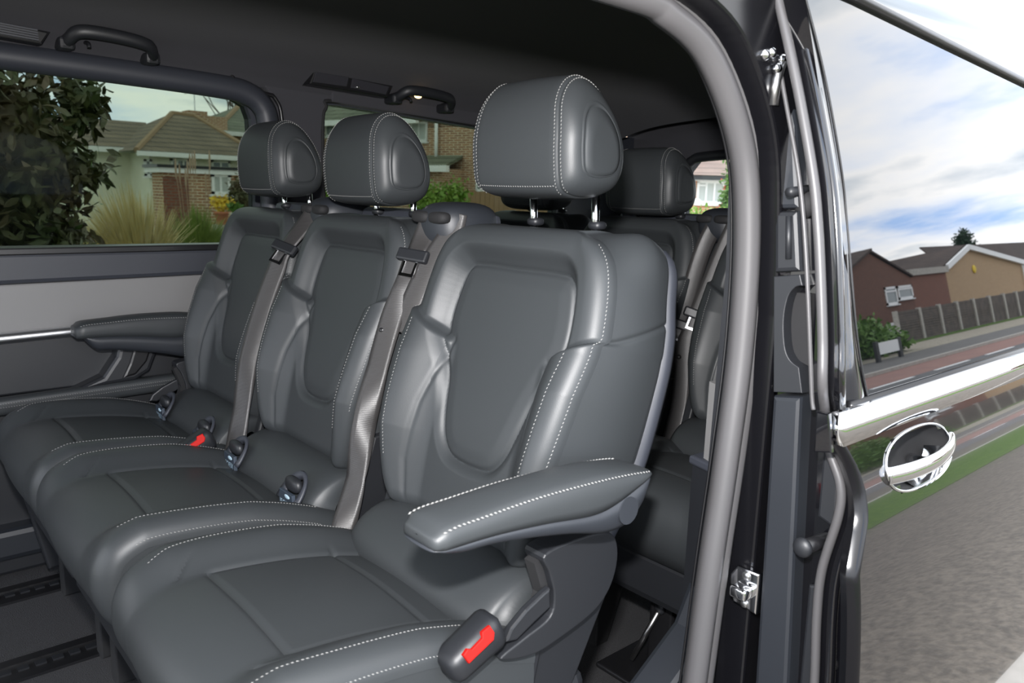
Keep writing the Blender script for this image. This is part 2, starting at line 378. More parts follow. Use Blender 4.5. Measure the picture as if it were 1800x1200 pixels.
# pocket moulding below the armrest
pk = [(.50, .48), (.56, .485), (.60, .50), (.64, .545), (.66, .60), (.56, .60), (.54, .545)]
obj('pocket_moulding', *prism([(.44, .468), (.60, .478), (.64, .50), (.665, .56), (.675, .61), (.57, .605), (.555, .55), (.52, .50)], 'y', 2.22, 2.28, .02, 3), 'plastic', wall_r, False)
obj('pocket_recess', *prism([(.565, .49), (.60, .497), (.63, .53), (.648, .58), (.60, .575), (.585, .53)], 'y', 2.212, 2.24, .006), 'black', wall_r)
v, f = sweep([(XF, 2.235, .432), (.3, 2.235, .452), (.75, 2.235, .462), (2.2, 2.235, .47)], rrect(-.02, .02, -.022, .022, .012, 3), (0, 0, 1))
sl = obj('stitched_ledge', v, f, 'leather', wall_r, True)
for dz in (.004, .013):
    pts = np.linspace((-.3, 2.214, .442+dz-.0045), (.80, 2.214, .4635+dz-.0045), 60)
    o = obj('stitching', *stitches(pts, np.tile((0, -1, 0), (60, 1))), 'thread', sl); o['kind'] = 'stuff'
panel('kick_panel', [(XF, .0), (2.2, .0), (2.2, .46), (XF, .42)], 2.255, 2.31, 'plastic', .01)
obj('wall_ledge', *cbox(XF, 2.2, 2.20, 2.27, .06, .14, .015), 'ntrim', wall_r)
# dark lining strip that meets the glass
panel('window_ledge', [(XF, .815), (2.2, .825), (2.2, .842), (XF, .836)], 2.262, 2.33, 'black', .004)
# moulded frame around the first window
fr = crom([(-.7, 2.272, 1.306), (.36, 2.272, 1.293), (.67, 2.272, 1.287), (.88, 2.272, 1.279), (.955, 2.272, 1.268), (1.0, 2.272, 1.238), (1.018, 2.272, 1.18), (1.022, 2.272, 1.0), (1.022, 2.272, .83)], 8)
win1 = struct(obj('window_1', *holed([(a, b) for a, b in w1], [], 'y', WL+.02, WL+.026), 'tint'), 'large tinted front side window on the far wall', 'window')
obj('window_frame', *sweep(fr, [(-.03, -.004), (-.03, .012), (-.015, .028), (.008, .034), (.026, .024), (.034, .008), (.034, -.004)], (0, -1, 0)), 'bplastic', win1, True)
fr2 = fr.copy(); fr2[:, 1] = 2.262
fr2[:, 2] += np.where(fr2[:, 0] < .9, .036, .02); fr2[:, 0] += np.where(fr2[:, 2] < 1.27, .038, .01)
obj('seal_lip', *sweep(fr2, circ(.006, 8), (0, -1, 0)), 'black', win1, True)
win2 = struct(obj('window_2', *holed(w2, [], 'y', WL+.02, WL+.026), 'tint'), 'tinted rear side window behind the seats', 'window')
# pillar between the windows, lined in fabric
obj('pillar_lining', *prism([(1.055, .83), (1.195, .83), (1.192, 1.18), (1.21, 1.265), (1.25, 1.275), (1.25, 1.292), (1.0, 1.30), (1.04, 1.25)], 'y', 2.268, 2.31, .008), 'liner', wall_r)
ed = crom([(1.195, 2.27, .84), (1.192, 2.27, 1.18), (1.205, 2.27, 1.25), (1.235, 2.27, 1.272), (1.6, 2.27, 1.255), (2.2, 2.27, 1.222)], 6)
obj('window_edge', *sweep(ed, circ(.006, 8), (0, -1, 0)), 'matt', win2, True)
obj('top_lining', *prism([(1.22, 1.268), (2.4, 1.215), (2.4, 1.30), (1.22, 1.32)], 'y', 2.262, 2.30, .006), 'liner', wall_r)

# tailgate wall
tg = [(2.02, .88), (2.035, 1.05), (2.02, 1.12), (1.985, 1.160), (1.9, 1.178), (1.5, 1.19), (1.0, 1.18), (.95, 1.12), (.94, .88)]
wall_b = struct(obj('wall_rear', *holed([(.58, -.02), (2.34, -.02), (2.34, 1.40), (.58, 1.40)], [tg], 'x', XR-.06, XR), 'liner'), 'tailgate at the back of the van', 'tailgate')
obj('tailgate_frame', *sweep(np.array([(XR-.07, a, b) for a, b in crom(tg, 5, True)]+[(XR-.07, *tg[0])]), circ(.02, 8), (-1, 0, 0)), 'plastic', wall_b, True)
win3 = struct(obj('window_3', *holed(tg, [], 'x', XR-.035, XR-.03), 'clear'), 'clear rear window in the tailgate', 'window')

# near side wall behind the door opening
wl = [(1.0, .0), (XR, .0), (XR, 1.30), (1.0, 1.30)]
wall_l = struct(obj('wall_left', *prism([(.965, -.02), (XR, -.02), (XR, 1.30), (.955, 1.30), (.985, .9)], 'y', .605, .655, .0), 'plastic'), 'near side wall of the van behind the door opening', 'side wall')
obj('pillar_trim', *prism([(.985, .615), (1.03, .615), (1.10, .69), (1.02, .692)], 'z', .60, .725, .0), 'gplastic', wall_l)
obj('pillar_trim_cap', *prism([(.985, .60), (1.05, .60), (1.12, .715), (1.015, .715)], 'z', .585, .60, .004), 'bplastic', wall_l)
obj('pillar_trim_base', *prism([(.985, .60), (1.05, .60), (1.12, .712), (1.02, .712)], 'z', .30, .585, .0), 'plastic', wall_l)
obj('step_cover', *prism([(.80, .02), (1.10, .02), (1.10, .40), (1.02, .40), (.98, .33), (.85, .25)], 'y', .63, .70, .01), 'ntrim', wall_l)
obj('step_cover_lining', *prism([(.60, .0), (.95, .0), (.95, .16), (.85, .22)], 'y', .62, .71, .006), 'carpet', wall_l)
# body pillar and front pillar
pil = struct(obj('trim_1', *prism([(.962, -.3), (2.5, -.3), (2.5, 1.19), (1.0, 1.252), (.93, 1.30), (-.3, 1.30), (-.3, 1.236), (.66, 1.232), *[tuple(q) for q in crom([(.66, 1.232), (.76, 1.222), (.845, 1.182), (.922, 1.085), (.95, .97), (.962, .85)], 6)]], 'y', .555, .604, .004), 'pillarb'), 'gloss black body pillar behind the door seal', 'body pillar')
front = struct(obj('wall_front', *prism([(XF, -.3), (-.25, -.3), (-.25, 1.25), (XF, 1.25)], 'y', .50, .62, .0), 'paint'), 'front side of the van ahead of the door opening', 'side wall')
struct(obj('sill', *cbox(-.25, 1.25, .50, .64, -.32, -.005, .02), 'paint'), 'gloss black door sill', 'sill')
# weather seal that frames the door opening
sp = crom([(.87, .600, .0), (.899, .600, .312), (.914, .600, .479), (.933, .600, .646), (.946, .600, .81), (.938, .600, .967), (.908, .601, 1.077), (.834, .604, 1.172), (.753, .608, 1.211), (.66, .61, 1.222), (.2, .61, 1.226), (-.3, .61, 1.226)], 8)
seal = struct(obj('trim_2', *sweep(sp+np.array([0, -.006, 0]), [(-.016, -.012), (-.019, .002), (-.016, .012), (-.008, .019), (.002, .018), (.008, .011), (.011, .006), (.014, .010), (.021, .0145), (.029, .012), (.035, .004), (.036, -.012)], (0, -1, 0)), 'rubber', smooth=True), 'grey rubber weather seal around the door opening', 'door seal')
obj('seal_groove', *sweep(sp+np.array([.0, .02, 0]), circ(.0018, 6), (0, -1, 0)), 'black', seal, True)
# striker plate on the pillar
st = obj('striker_plate', *prism([(.536, .424), (.575, .428), (.583, .445), (.584, .468), (.572, .486), (.536, .486)], 'x', .948, .962, .003), 'chrome', None, org=(.955, .56, .42))
tag(st, 'chrome door striker plate screwed to the black pillar', 'striker plate')
obj('striker_loop', *cbox(.930, .950, .545, .572, .444, .462, .004), 'chrome', st, True)
for z in (.434, .476): obj('screw', *ell((.948, .556, z), (.004, .007, .007), 10, 6), 'steel', st, True)
# roller arm at the top of the opening
ra = thing('door_roller', 'white plastic roller and shiny hinge links at the top door corner', 'roller', (.86, .58, 1.16))
obj('roller', *sweep([(.890, .572, 1.195), (.885, .572, 1.24)], circ(.011, 14), (0, -1, 0)), 'rollr', ra, True)
obj('roller_bracket', *cbox(.84, .93, .56, .60, 1.225, 1.25, .004), 'matt', ra); obj('roller_block', *cbox(.885, .92, .562, .585, 1.14, 1.18, .006), 'matt', ra)
for p in ((.878, .553, 1.176), (.893, .553, 1.180), (.905, .551, 1.163), (.915, .551, 1.175)):
    obj('link_pin', *ell(p, (.008, .006, .007), 10, 6), 'chrome', ra, True)
obj('link_arm', *tube([(.915, .551, 1.172), (.905, .551, 1.15), (.905, .552, 1.12)], .006), 'steel', ra, True)

# ------------------------------------------------------------------ open sliding door
door = thing('door_1', 'open gloss black sliding door slid back along the van', 'door', (.95, .45, -.3)); door['kind'] = 'structure'
XD0, XD1 = .90, 2.3
zz = np.linspace(-.32, .722, 90)
_sl = np.tan(np.radians(np.interp(zz, [-.32, 0, .17, .3, .4, .5, .55, .60, .62, .65, .68, .705, .722], [-4, -3, -1.5, 0, 2, 5, 8, 11.5, 13, 15, 17, 18.3, 19.5])))
yz = np.r_[0, np.cumsum((_sl[1:]+_sl[:-1])/2*np.diff(zz))]; yz += .425-yz[-1]
def xfront(z): return XD0+np.interp(z, [-.3, .3, .43, .56, .60, .62, .65, .68, .705, .722], [.02, .01, .005, .0, .022, .034, .036, .028, .012, 0.0])
HC = at(1622, 803, 'y', .402); HX, HZ = HC[0], HC[2]; HA, HB = .104, .0385
def hand_in(x, z, k=1.0):
    X = (x-HX)/(HA*k); Z = (z-HZ)/(HB*k); return (np.abs(X)**2.4+np.abs(Z)**2.4) < 1
ux = np.r_[np.linspace(0, .012, 5), np.linspace(.02, .55, 130), np.linspace(.57, 1.4, 20)]
G = np.zeros((len(zz), len(ux), 3))
for j, z in enumerate(zz):
    x = xfront(z)+ux; rr = np.clip((.012-ux)/.012, 0, 1)
    G[j, :, 0] = x; G[j, :, 1] = yz[j]+.012*(1-np.sqrt(1-rr**2)); G[j, :, 2] = z
cx = (G[:-1, :-1]+G[1:, 1:])/2; keep = ~hand_in(cx[..., 0], cx[..., 2], .97)
_ci = np.tile(np.arange(len(ux)-1), len(zz)-1); GF = gridfaces(len(zz), len(ux))
Fa = [q for q, k, c_ in zip(GF, keep.ravel(), _ci) if k and c_ >= 4]
obj('panel_lip', G.reshape(-1, 3), [q for q, c_ in zip(GF, _ci) if c_ < 4], 'pillarb', door, True)
obj('outer_panel', G.reshape(-1, 3), Fa, 'gpaint', door, True)
# return edge at the front of the outer panel
ed = [(xfront(z)+.0, y+.012) for z, y in zip(zz, yz)]
V = []; 
for z, (x, y) in zip(zz, ed): V += [(x, y, z), (x+.012, y+.014, z)]
obj('panel_edge', V, [(2*i, 2*i+1, 2*i+3, 2*i+2) for i in range(len(zz)-1)], 'pillarb', door, True)
# glass and its frame
def gy(z): return .445+math.tan(WT)*(z-.78)
def gquad(x0a, x0b, x1, z0, z1, off, nx=24):
    zs = np.linspace(z0, z1, 24); V = []; 
    for z in zs:
        t = (z-z0)/(z1-z0)
        for x in np.linspace(x0a*(1-t)+x0b*t, x1, nx): zq = z-t*max(0, .048*(x-1.017)); V.append((x, gy(zq)+off, zq))
    return V, gridfaces(24, nx)
gl = obj('window_glass', *gquad(at(1524, 705, 'y', gy(.75))[0], at(1409, -20, 'y', gy(1.25))[0], XD1, .745, 1.256, -.001), 'dglass', door, True)
# gloss strip ahead of the glass: its two edges run up the door
SL_ = np.array([at(1466, 740, 'y', .452), at(1456, 640, 'y', .468), at(1447, 383, 'y', .497), at(1437, 300, 'y', .507), at(1407, 133, 'y', .527), at(1372, -20, 'y', .545)])
SE_ = np.array([at(1526, 712, 'y', gy(.745)), at(1505, 600, 'y', gy(.83)), at(1487, 400, 'y', gy(.98)), at(1477, 300, 'y', gy(1.04)), at(1447, 133, 'y', gy(1.15)), at(1409, -20, 'y', gy(1.25))])
SLc, SEc = crom(SL_, 6), crom(SE_, 6); t_ = np.linspace(0, 1, 16)[None, :, None]
V = SLc[:, None, :]*(1-t_)+SEc[:, None, :]*t_; V[:, :, 1] -= .010*np.sin(t_[:, :, 0]*math.pi)
obj('pillar_strip', V.reshape(-1, 3), gridfaces(V.shape[0], 16), 'gpaint', door, True)
obj('strip_line', *tube(SEc+np.array([0, -.002, 0]), .0014, 6), 'black', door, True)
v, f = sweep([(.955, gy(.752)-.002, .752), (XD1, gy(.752)-.002, .752)], circ(.006, 8)); obj('glass_seal', v, f, 'black', door, True)
v, f = sweep([(.86, gy(1.26), 1.262), (1.017, gy(1.258), 1.258), (XD1, gy(1.2), 1.258-.048*(XD1-1.017))], rrect(-.010, .010, -.006, .006, .005, 3)); obj('top_rail', v, f, 'black', door, True)
bp = [(-.006, -.020), (.004, -.018), (.011, -.008), (.012, .004), (.006, .015), (-.004, .020), (-.02, .02), (-.02, -.02)]
v, f = sweep([(XD1, .437, .734), (.905, .437, .734)], [(a, b) for a, b in bp], (0, 0, 1)); obj('chrome_belt_strip', v, f, 'chrome', door, True)
obj('belt_end', *prism([(.428, .705), (.436, .752), (.452, .752), (.450, .70)], 'x', .896, .905, .002), 'gpaint', door)
# inner frame of the door, seen on its leading edge
obj('door_frame', *prism([(.40, -.3), (.53, -.3), (.545, .4), (.555, .75), (.575, .95), (.595, 1.235), (.52, 1.235), (.47, .8), (.455, .74), (.42, .68), (.395, .6), (.39, .4)], 'x', .975, 1.0, .004), 'gpaint', door)
obj('lower_trim', *prism([(.476, .05), (.53, .05), (.527, .33), (.540, .745), (.500, .752), (.478, .35)], 'x', .945, .985, .006), 'ntrim', door)
obj('pull_surround', *prism([(.500, .757), (.541, .750), (.556, .905), (.519, .911), *[tuple(q) for q in crom([(.514, .897), (.524, .894), (.533, .880), (.536, .85), (.531, .815), (.522, .798), (.508, .790)], 5)]], 'x', .948, .985, .004), 'plastic', door)
obj('pull_recess', *prism([(.505, .79), (.535, .80), (.538, .885), (.511, .885)], 'x', .968, .98, .0), 'matt', door)
ut = obj('upper_trim', *prism([(.519, .915), (.556, .910), (.564, .990), (.531, .992)], 'x', .948, .985, .006), 'plastic', door)
obj('trim_ridge', *tube([(.946, .541, .985), (.946, .536, .93)], .004), 'plastic', ut, True)
obj('top_trim', *prism([(.531, .995), (.564, .993), (.580, 1.10), (.572, 1.17), (.548, 1.10)], 'x', .952, .985, .006), 'ntrim', door)
obj('locating_pin', *tube([(.975, .532, 1.02), (.925, .532, 1.015)], .006, 12), 'plastic', door, True)
obj('pin_boss', *ell((.965, .53, 1.0), (.012, .014, .018), 12, 8), 'matt', door, True)
bf = obj('rubber_buffer', *sweep([(.975, .458, .560), (.925, .466, .560)], circ(.010, 14), (0, 0, 1)), 'black', door, True)
obj('buffer_head', *ell((.925, .466, .560), (.008, .0135, .0135), 14, 8), 'plastic', bf, True)
for z in (.70, .635, .56, .42, .34): obj('hole_plug', *ell((.974, .452-.02*(z < .5), z-.03), (.004, .008, .010), 10, 6), 'black', door, True)
# pressed pockets in the door frame
for (za, zb) in ((.58, .70), (.30, .50)): obj('pressed_pocket', *prism([(.445, za), (.472, za+.01), (.474, zb-.01), (.450, zb)], 'x', .968, .976, .004), 'plastic', door)
# seal strips along the edge
es = crom([at(u, v, 'x', .90+.05*(v > 720)) for u, v in ((1425, 1290), (1432, 1190), (1436, 1080), (1445, 1000), (1474, 905), (1477, 850), (1458, 790), (1452, 740), (1446, 680), (1446, 600), (1443, 500), (1438, 400), (1428, 300), (1398, 133), (1364, -20))], 8)
obj('edge_seal', *sweep(es, circ(.0062, 10), (0, -1, 0)), 'rubber', door, True)
es2 = crom([at(u, v, 'x', .915) for u, v in ((1430, 720), (1427, 690), (1422, 560), (1415, 420), (1403, 300), (1373, 133), (1349, -20))], 6); obj('edge_bead', *sweep(es2, circ(.0028, 8), (0, -1, 0)), 'rubber', door, True)
es3 = es+np.array([.016, -.008, 0]); obj('edge_lip', *sweep(es3, rrect(-.012, .012, -.006, .006, .004, 2), (-1, 0, 0)), 'paint', door, True)
# exterior pull handle: bowl, chrome rim, chrome grip
def yp(z): return float(np.interp(z, zz, yz))
def hring(k, n=64):
    P = []
    for a in np.linspace(0, 2*math.pi, n, endpoint=False):
        c, s = math.cos(a), math.sin(a); r = (abs(c)**2.4+abs(s)**2.4)**(-1/2.4)
        x = HX+HA*k*r*c; z = HZ+HB*k*r*s; P.append((x, yp(min(z, .72)), z))
    return np.array(P)
R1 = hring(1.0); handle = obj('pull_handle', *sweep(np.r_[R1, R1[:2]]+np.array([0, -.001, 0]), circ(.0018, 10, .0018), (0, -1, 0)), 'chrome', door, True)
rings = [hring(k)+np.array([0, d, 0]) for k, d in ((1.0, .0), (.93, .018), (.75, .034), (.45, .042), (.1, .044))]
V = np.concatenate(rings); n = 64; Fb = [(i*n+j, i*n+(j+1) % n, (i+1)*n+(j+1) % n, (i+1)*n+j) for i in range(4) for j in range(n)]
obj('handle_bowl', V, Fb, 'matt', handle, True)
# lower chrome scoop of the bowl
V = []; 
for a in np.linspace(math.radians(255), math.radians(352), 30):
    c, s = math.cos(a), math.sin(a); r = (abs(c)**2.4+abs(s)**2.4)**(-1/2.4)
    for k, d in ((1.0, -.004), (.97, -.001), (.86, .012), (.70, .024)):
        z = HZ+HB*k*r*s; V.append((HX+HA*k*r*c, yp(z)+d, z))
obj('chrome_scoop', V, gridfaces(30, 4), 'chrome', handle, True)
gp = crom([(HX-HA*.99, yp(HZ)-.003, HZ-.006), (HX-.06, yp(HZ)-.016, HZ-.003), (HX, yp(HZ)-.022, HZ), (HX+.06, yp(HZ)-.016, HZ+.003), (HX+HA*.98, yp(HZ)-.002, HZ+.005)], 8)
obj('grip_bar', *sweep(gp, circ(.007, 16, .0125), (0, 0, 1)), 'chrome', handle, True)
obj('lock_barrel', *sweep([(HX+.045, yp(HZ-.02)+.035, HZ-.024), (HX+.045, yp(HZ-.02)+.004, HZ-.024)], circ(.012, 16), (0, 0, 1)), 'chrome', handle, True)

# ------------------------------------------------------------------ seats
# seat-local frame: x towards the back of the van, y across, z up; origin on the floor under the cushion at x=.55
KL = .137/.498
LV = np.array([KL, 0, 1.0])/math.hypot(KL, 1); NV = np.array([1.0, 0, -KL])/math.hypot(KL, 1); P0 = np.array([.709, 0, .455])
WTt = np.array([.018, .022, .03, .05, .09, .15, .22, .30, .36, .425, .463, .487, .503, .514]); WTw = np.array([.150, .162, .172, .182, .193, .204, .213, .218, .218, .209, .197, .180, .155, .115])
def Wd(t): return np.interp(t, _wt, _ww)
_c = crom(np.stack([WTt, WTw], 1), 10); _wt, _ww = _c[:, 0], _c[:, 1]
INS = [(0, .447), (.095, .447), (.120, .440), (.132, .418), (.140, .37), (.138, .33), (.120, .29), (.102, .245), (.089, .195), (.075, .157), (.052, .133), (.02, .126)]
_i = crom(INS+[(-a, b) for a, b in INS[:0:-1]], 5, True)
TT = .516
def HB_(s, t):
    a = np.abs(s); din = poly_sdf(s, t, _i)
    h = .012*np.exp(-((t-.17)/.12)**2)
    elb = .322+.5*np.clip(a-.14, -.1, .1)
    c = sstep((t-elb+.006)/.014)
    collar = .026*sstep(din/.034)+.004*sstep((a-.13)/.05)
    amp = np.interp(t, [0, .06, .15, .28, .34, .4], [.030, .040, .052, .050, .040, .036])
    bol = amp*sstep((a-.098)/.082)
    low = bol+.007*sstep(din/.018)
    h = h+c*collar+(1-c)*low
    h = h-.0045*np.exp(-(din/.0045)**2)+.003*sstep(-din/.03)
    h = h-.005*np.exp(-((t-elb)/.0035)**2)*sstep((a-.128)/.012)
    crease = np.interp(t, [.03, .1, .2, .32], [.131, .137, .131, .112])
    h = h-.0030*np.exp(-((a-crease)/.004)**2)*sstep((.325-t)/.02)*sstep((t-.02)/.03)
    def roll(e, r): e = np.clip(e, 0, r); return r-np.sqrt(np.maximum(r*r-(r-e)**2, 0))
    rr = np.maximum(np.maximum(roll(Wd(t)-a, .034), roll(TT-t, .030)), roll(t-.016, .030))
    return h-rr
def SB(s, t, lift=0.0):
    s = np.asarray(s, float); t = np.asarray(t, float); h = HB_(s, t)+lift
    return P0+LV*t[..., None]+np.array([0, 1.0, 0])*s[..., None]-NV*h[..., None]
def tostitch(fn, s, t, lift=.0006):
    P = fn(s, t, lift); e = 1e-3; A = fn(s+e, t, lift)-fn(s-e, t, lift); B = fn(s, t+e, lift)-fn(s, t-e, lift)
    Nn = np.cross(A, B); Nn /= np.linalg.norm(Nn, axis=1)[:, None]+1e-12
    Nn *= np.sign(-(Nn@NV))[:, None] if fn is SB else np.sign(Nn[:, 2:3]+1e-9)
    return P, Nn
SO = np.array([.55, 0, 0])       # seat origin
CACHE = {}
def part(name, key, build, mtl, parent, smooth=True, kind=None):
    """seat parts share their mesh between seats"""
    if key not in CACHE:
        V, Fc = build(); me = bpy.data.meshes.new(name); me.from_pydata((np.asarray(V, float)-SO).tolist(), [], [list(map(int, q)) for q in Fc]); me.update()
        me.polygons.foreach_set('use_smooth', [smooth]*len(me.polygons)); me.materials.append(MT[mtl]); CACHE[key] = me
    o = bpy.data.objects.new(name, CACHE[key]); col.objects.link(o); o.parent = parent
    if kind: o['kind'] = kind
    return o
def submesh(V, Fc, mask):
    Fs = np.asarray(Fc)[mask]; u, inv = np.unique(Fs, return_inverse=True); return V[u], inv.reshape(Fs.shape)
NT, NS = 250, 271
_t = np.linspace(.0165, .5155, NT); _uu = np.linspace(-1, 1, NS)
_uu = np.sign(_uu)*(1-(1-np.abs(_uu))**1.25)
_S = _uu[None, :]*Wd(_t)[:, None]; _T = np.broadcast_to(_t[:, None], _S.shape)
BV = SB(_S, _T).reshape(-1, 3); BF = np.array(gridfaces(NT, NS, flip=True))
_fs = _S.ravel()[BF].mean(1); _ft = _T.ravel()[BF].mean(1); _fin = poly_sdf(_fs, _ft, _i) < 0
_elb = .322+.5*np.clip(np.abs(_fs)-.14, -.1, .1)
_reg = np.where(_fin, 0, np.where((_ft > _elb), 1, np.where(np.abs(_fs) > .125, np.where(_fs > 0, 2, 3), 4)))
# ring behind the front skin
def ringpath():
    L_ = [(_S[j, 0], _t[j], j*NS) for j in range(NT)]+[(_S[NT-1, i], _t[-1], (NT-1)*NS+i) for i in range(1, NS)]+[(_S[j, -1], _t[j], j*NS+NS-1) for j in range(NT-2, -1, -1)]
    return L_
RP = ringpath(); RS = np.array([(a, b) for a, b, _ in RP]); RI = [c for _, _, c in RP]
_tan = np.gradient(RS, axis=0); _tan = np.stack([np.convolve(np.pad(_tan[:, k], 6, 'edge'), np.ones(13)/13, 'valid') for k in (0, 1)], 1)
_on = np.stack([-_tan[:, 1], _tan[:, 0]], 1); _on /= np.linalg.norm(_on, axis=1)[:, None]+1e-9
def thick(t): return np.interp(t, [0, .2, .4, .516], [.135, .146, .140, .120])
def side_ring():
    h0 = HB_(RS[:, 0], RS[:, 1]); Tk = -thick(RS[:, 1]); rows = []
    K = 26
    for k in range(K+1):
        q = k/K; h = h0+(Tk-h0)*q; bulge = .010*math.sin(math.pi*min(1, q*1.05))-.012*max(0, q-.85)/.15
        dep = -(h-h0); ts = .36+.42*dep
        g = -.0035*np.exp(-((RS[:, 1]-ts)/.0035)**2)*(RS[:, 1] < .48)
        cw = np.exp(-((np.abs(RS[:, 0])-.165)**2+(RS[:, 1]-.492)**2)/.042**2)
        off = bulge+g+.026*cw*sstep(q*1.6); st_ = RS+_on*off[:, None]
        rows.append(P0+LV*st_[:, 1:2]+np.array([0, 1.0, 0])*st_[:, 0:1]-NV*h[:, None])
    return np.array(rows)
SR = side_ring(); nR = len(RS)
def side_part(sign):
    m = [i for i in range(nR) if (RS[i, 0]*sign >= -1e-6)]; i0, i1 = min(m), max(m); A = SR[:, i0:i1+1]; return A.reshape(-1, 3), gridfaces(A.shape[0], A.shape[1])
def back_shell():
    R0 = RS[::4]; on = _on[::4]; rows = []; d0 = thick(R0[:, 1])
    for off, dd in ((-.012, -.012), (-.002, -.006), (.001, .004), (-.003, .014), (-.012, .021), (-.04, .025)):
        cw = np.exp(-((np.abs(R0[:, 0])-.165)**2+(R0[:, 1]-.492)**2)/.042**2); st_ = R0+on*(off+.026*cw)[:, None]; rows.append(P0+LV*st_[:, 1:2]+np.array([0, 1.0, 0])*st_[:, 0:1]+NV*(d0+dd)[:, None])
    A = np.array(rows); n = A.shape[1]; return A.reshape(-1, 3), gridfaces(6, n)+[[5*n+i for i in range(n)]]
# headrest: D-shaped section swept across
HP = crom([(.812, .012), (.804, .05), (.803, .10), (.811, .145), (.833, .177), (.862, .188), (.892, .178), (.918, .150), (.938, .11), (.949, .065), (.945, .03), (.925, .006), (.88, -.004), (.838, -.002)], 8, True)   # (x, z above base)
HCn = np.array([.873, .083])
def hy(z): return .95*(1-.15*sstep((z-.085)/.105)-.05*sstep((.03-z)/.04))
def hf(y):
    a = np.abs(y); q = np.clip((a-.080)/.0476, 0, 1); return (.58+.42*(1-q**2.4)**.5)*(1-.02*(a/.1)**2)
def HD(y, p, lift=0.0):
    """headrest surface point: y across, p = position round the section 0..1"""
    y = np.asarray(y, float); p = np.asarray(p, float) % 1.0; n = len(HP); xi = p*n; i0 = np.floor(xi).astype(int) % n; fr = (xi-np.floor(xi))[..., None]
    Q = HP[i0]*(1-fr)+HP[(i0+1) % n]*fr
    g = -.0022*np.exp(-((np.abs(y)-.1000)/.0022)**2)
    D = (Q-HCn)*.955; D = D*(hf(y)+g/.09+lift/.09)[..., None]
    y = y*hy((HCn+D)[..., 1])
    P = np.concatenate([(HCn+D)[..., :1], y[..., None], (HCn+D)[..., 1:]], -1); P[..., 2] += .992; return P
def headrest(kind):
    ys = np.r_[-np.r_[.1274, .1268, .1255, .1235, .121, .118, .115], np.linspace(-.112, .112, 90), np.r_[.115, .118, .121, .1235, .1255, .1268, .1274]]
    n = 120; Y, Pp = np.meshgrid(ys, np.linspace(0, 1, n, endpoint=False), indexing='ij')
    A = HD(Y, Pp); V = A.reshape(-1, 3); m = len(ys); Fc = [(i*n+j, i*n+(j+1) % n, (i+1)*n+(j+1) % n, (i+1)*n+j) for i in range(m-1) for j in range(n)]
    Fc = np.array(Fc); yc = V[Fc][:, :, 1].mean(1)
    yc = np.repeat((ys[:-1]+ys[1:])/2, n)
    if kind == 'strap': V2, F2 = submesh(V, Fc, np.abs(yc) < .1); return V2, F2.tolist()
    s = 1 if kind == 'L' else -1
    V2, F2 = submesh(V, Fc, yc*s >= .1); F2 = F2.tolist()
    # cheek cap: shrink the last ring to the middle with an arched seam
    last = A[-1] if s > 0 else A[0]; c = last.mean(0); b = len(V2); V2 = V2.tolist()
    ks = (1.0, .97, .93, .905, .88, .6, .25)
    for q, k in enumerate(ks):
        dy = (0, .0012, .0018, -.0012, .0024, .0030, .0032)[q]*s; cc = c+np.array([.018, 0, -.028])
        for j in range(n): P = cc+(last[j]-cc)*k; P[1] = s*.1274*hy(P[2]-.992)+dy; V2.append(P.tolist())
    for i in range(len(ks)-1): F2 += [(b+i*n+j, b+i*n+(j+1) % n, b+(i+1)*n+(j+1) % n, b+(i+1)*n+j) for j in range(n)]
    F2.append([b+(len(ks)-1)*n+j for j in range(n)]); return np.array(V2), F2
def head_stitch(sgn):
    parts = []
    for yy in (.0945, .1060):
        p = np.linspace(-.04, .60, 200); y = np.full(p.shape, yy*sgn); P = HD(y, p, .0007); Nn = P-np.array([HCn[0], 0, HCn[1]+.992]); Nn[:, 1] = .0; Nn /= np.linalg.norm(Nn, axis=1)[:, None]; parts.append(stitches(P, Nn, .0052))
    return merge(parts)
def head_bottom_stitch():
    y = np.linspace(-.09, .09, 60); P = HD(y, np.full(60, .008), .0007); return stitches(P, np.tile((-1.0, 0, -.2), (60, 1)), .0052)
# cushion
CPc = crom([(.345, .285), (.305, .300), (.272, .335), (.255, .380), (.258, .420), (.285, .448), (.330, .459), (.40, .456), (.48, .446), (.55, .432), (.60, .418), (.64, .405), (.68, .395)], 10)
CL = np.r_[0, np.cumsum(np.linalg.norm(np.diff(CPc, axis=0), axis=1))]; CT = np.gradient(CPc, axis=0); CT /= np.linalg.norm(CT, axis=1)[:, None]; CNn = np.stack([-CT[:, 1], CT[:, 0]], 1)
CW = .228
def HC_(s, v):
    a = np.abs(s); x = np.interp(v, CL, CPc[:, 0]); fwd = np.interp(v, CL, np.arange(len(CL)))
    top = sstep((v-.155)/.07)
    seam = .128+.0*v
    h = .030*sstep((a-.118)/.07)*top*np.interp(x, [.25, .33, .5, .62, .68], [.2, .9, 1.0, .75, .5])
    h = h+.006*np.cos(np.clip(s/.13, -1, 1)*math.pi/2)*sstep((v-.05)/.1)
    v1 = np.interp(.366, CPc[60:, 0], CL[60:]); v2 = np.interp(.565, CPc[60:, 0], CL[60:])
    ins = (a < .128)
    h = h-.0045*np.exp(-((v-v1)/.004)**2)*sstep((.132-a)/.008)-.004*np.exp(-((v-v2)/.004)**2)*sstep((.15-a)/.02)
    h = h-.0035*np.exp(-((a-.128)/.0035)**2)*sstep((v-v1)/.006)
    # crease that closes the bolster at the front
    vb = v1-.045+.9*(a-.128)
    h = h-.004*np.exp(-((v-vb)/.004)**2)*sstep((a-.125)/.01)*sstep((.178-a)/.03)
    def roll(e, r): e = np.clip(e, 0, r); return r-np.sqrt(np.maximum(r*r-(r-e)**2, 0))
    return h-roll(CW-a, .036)
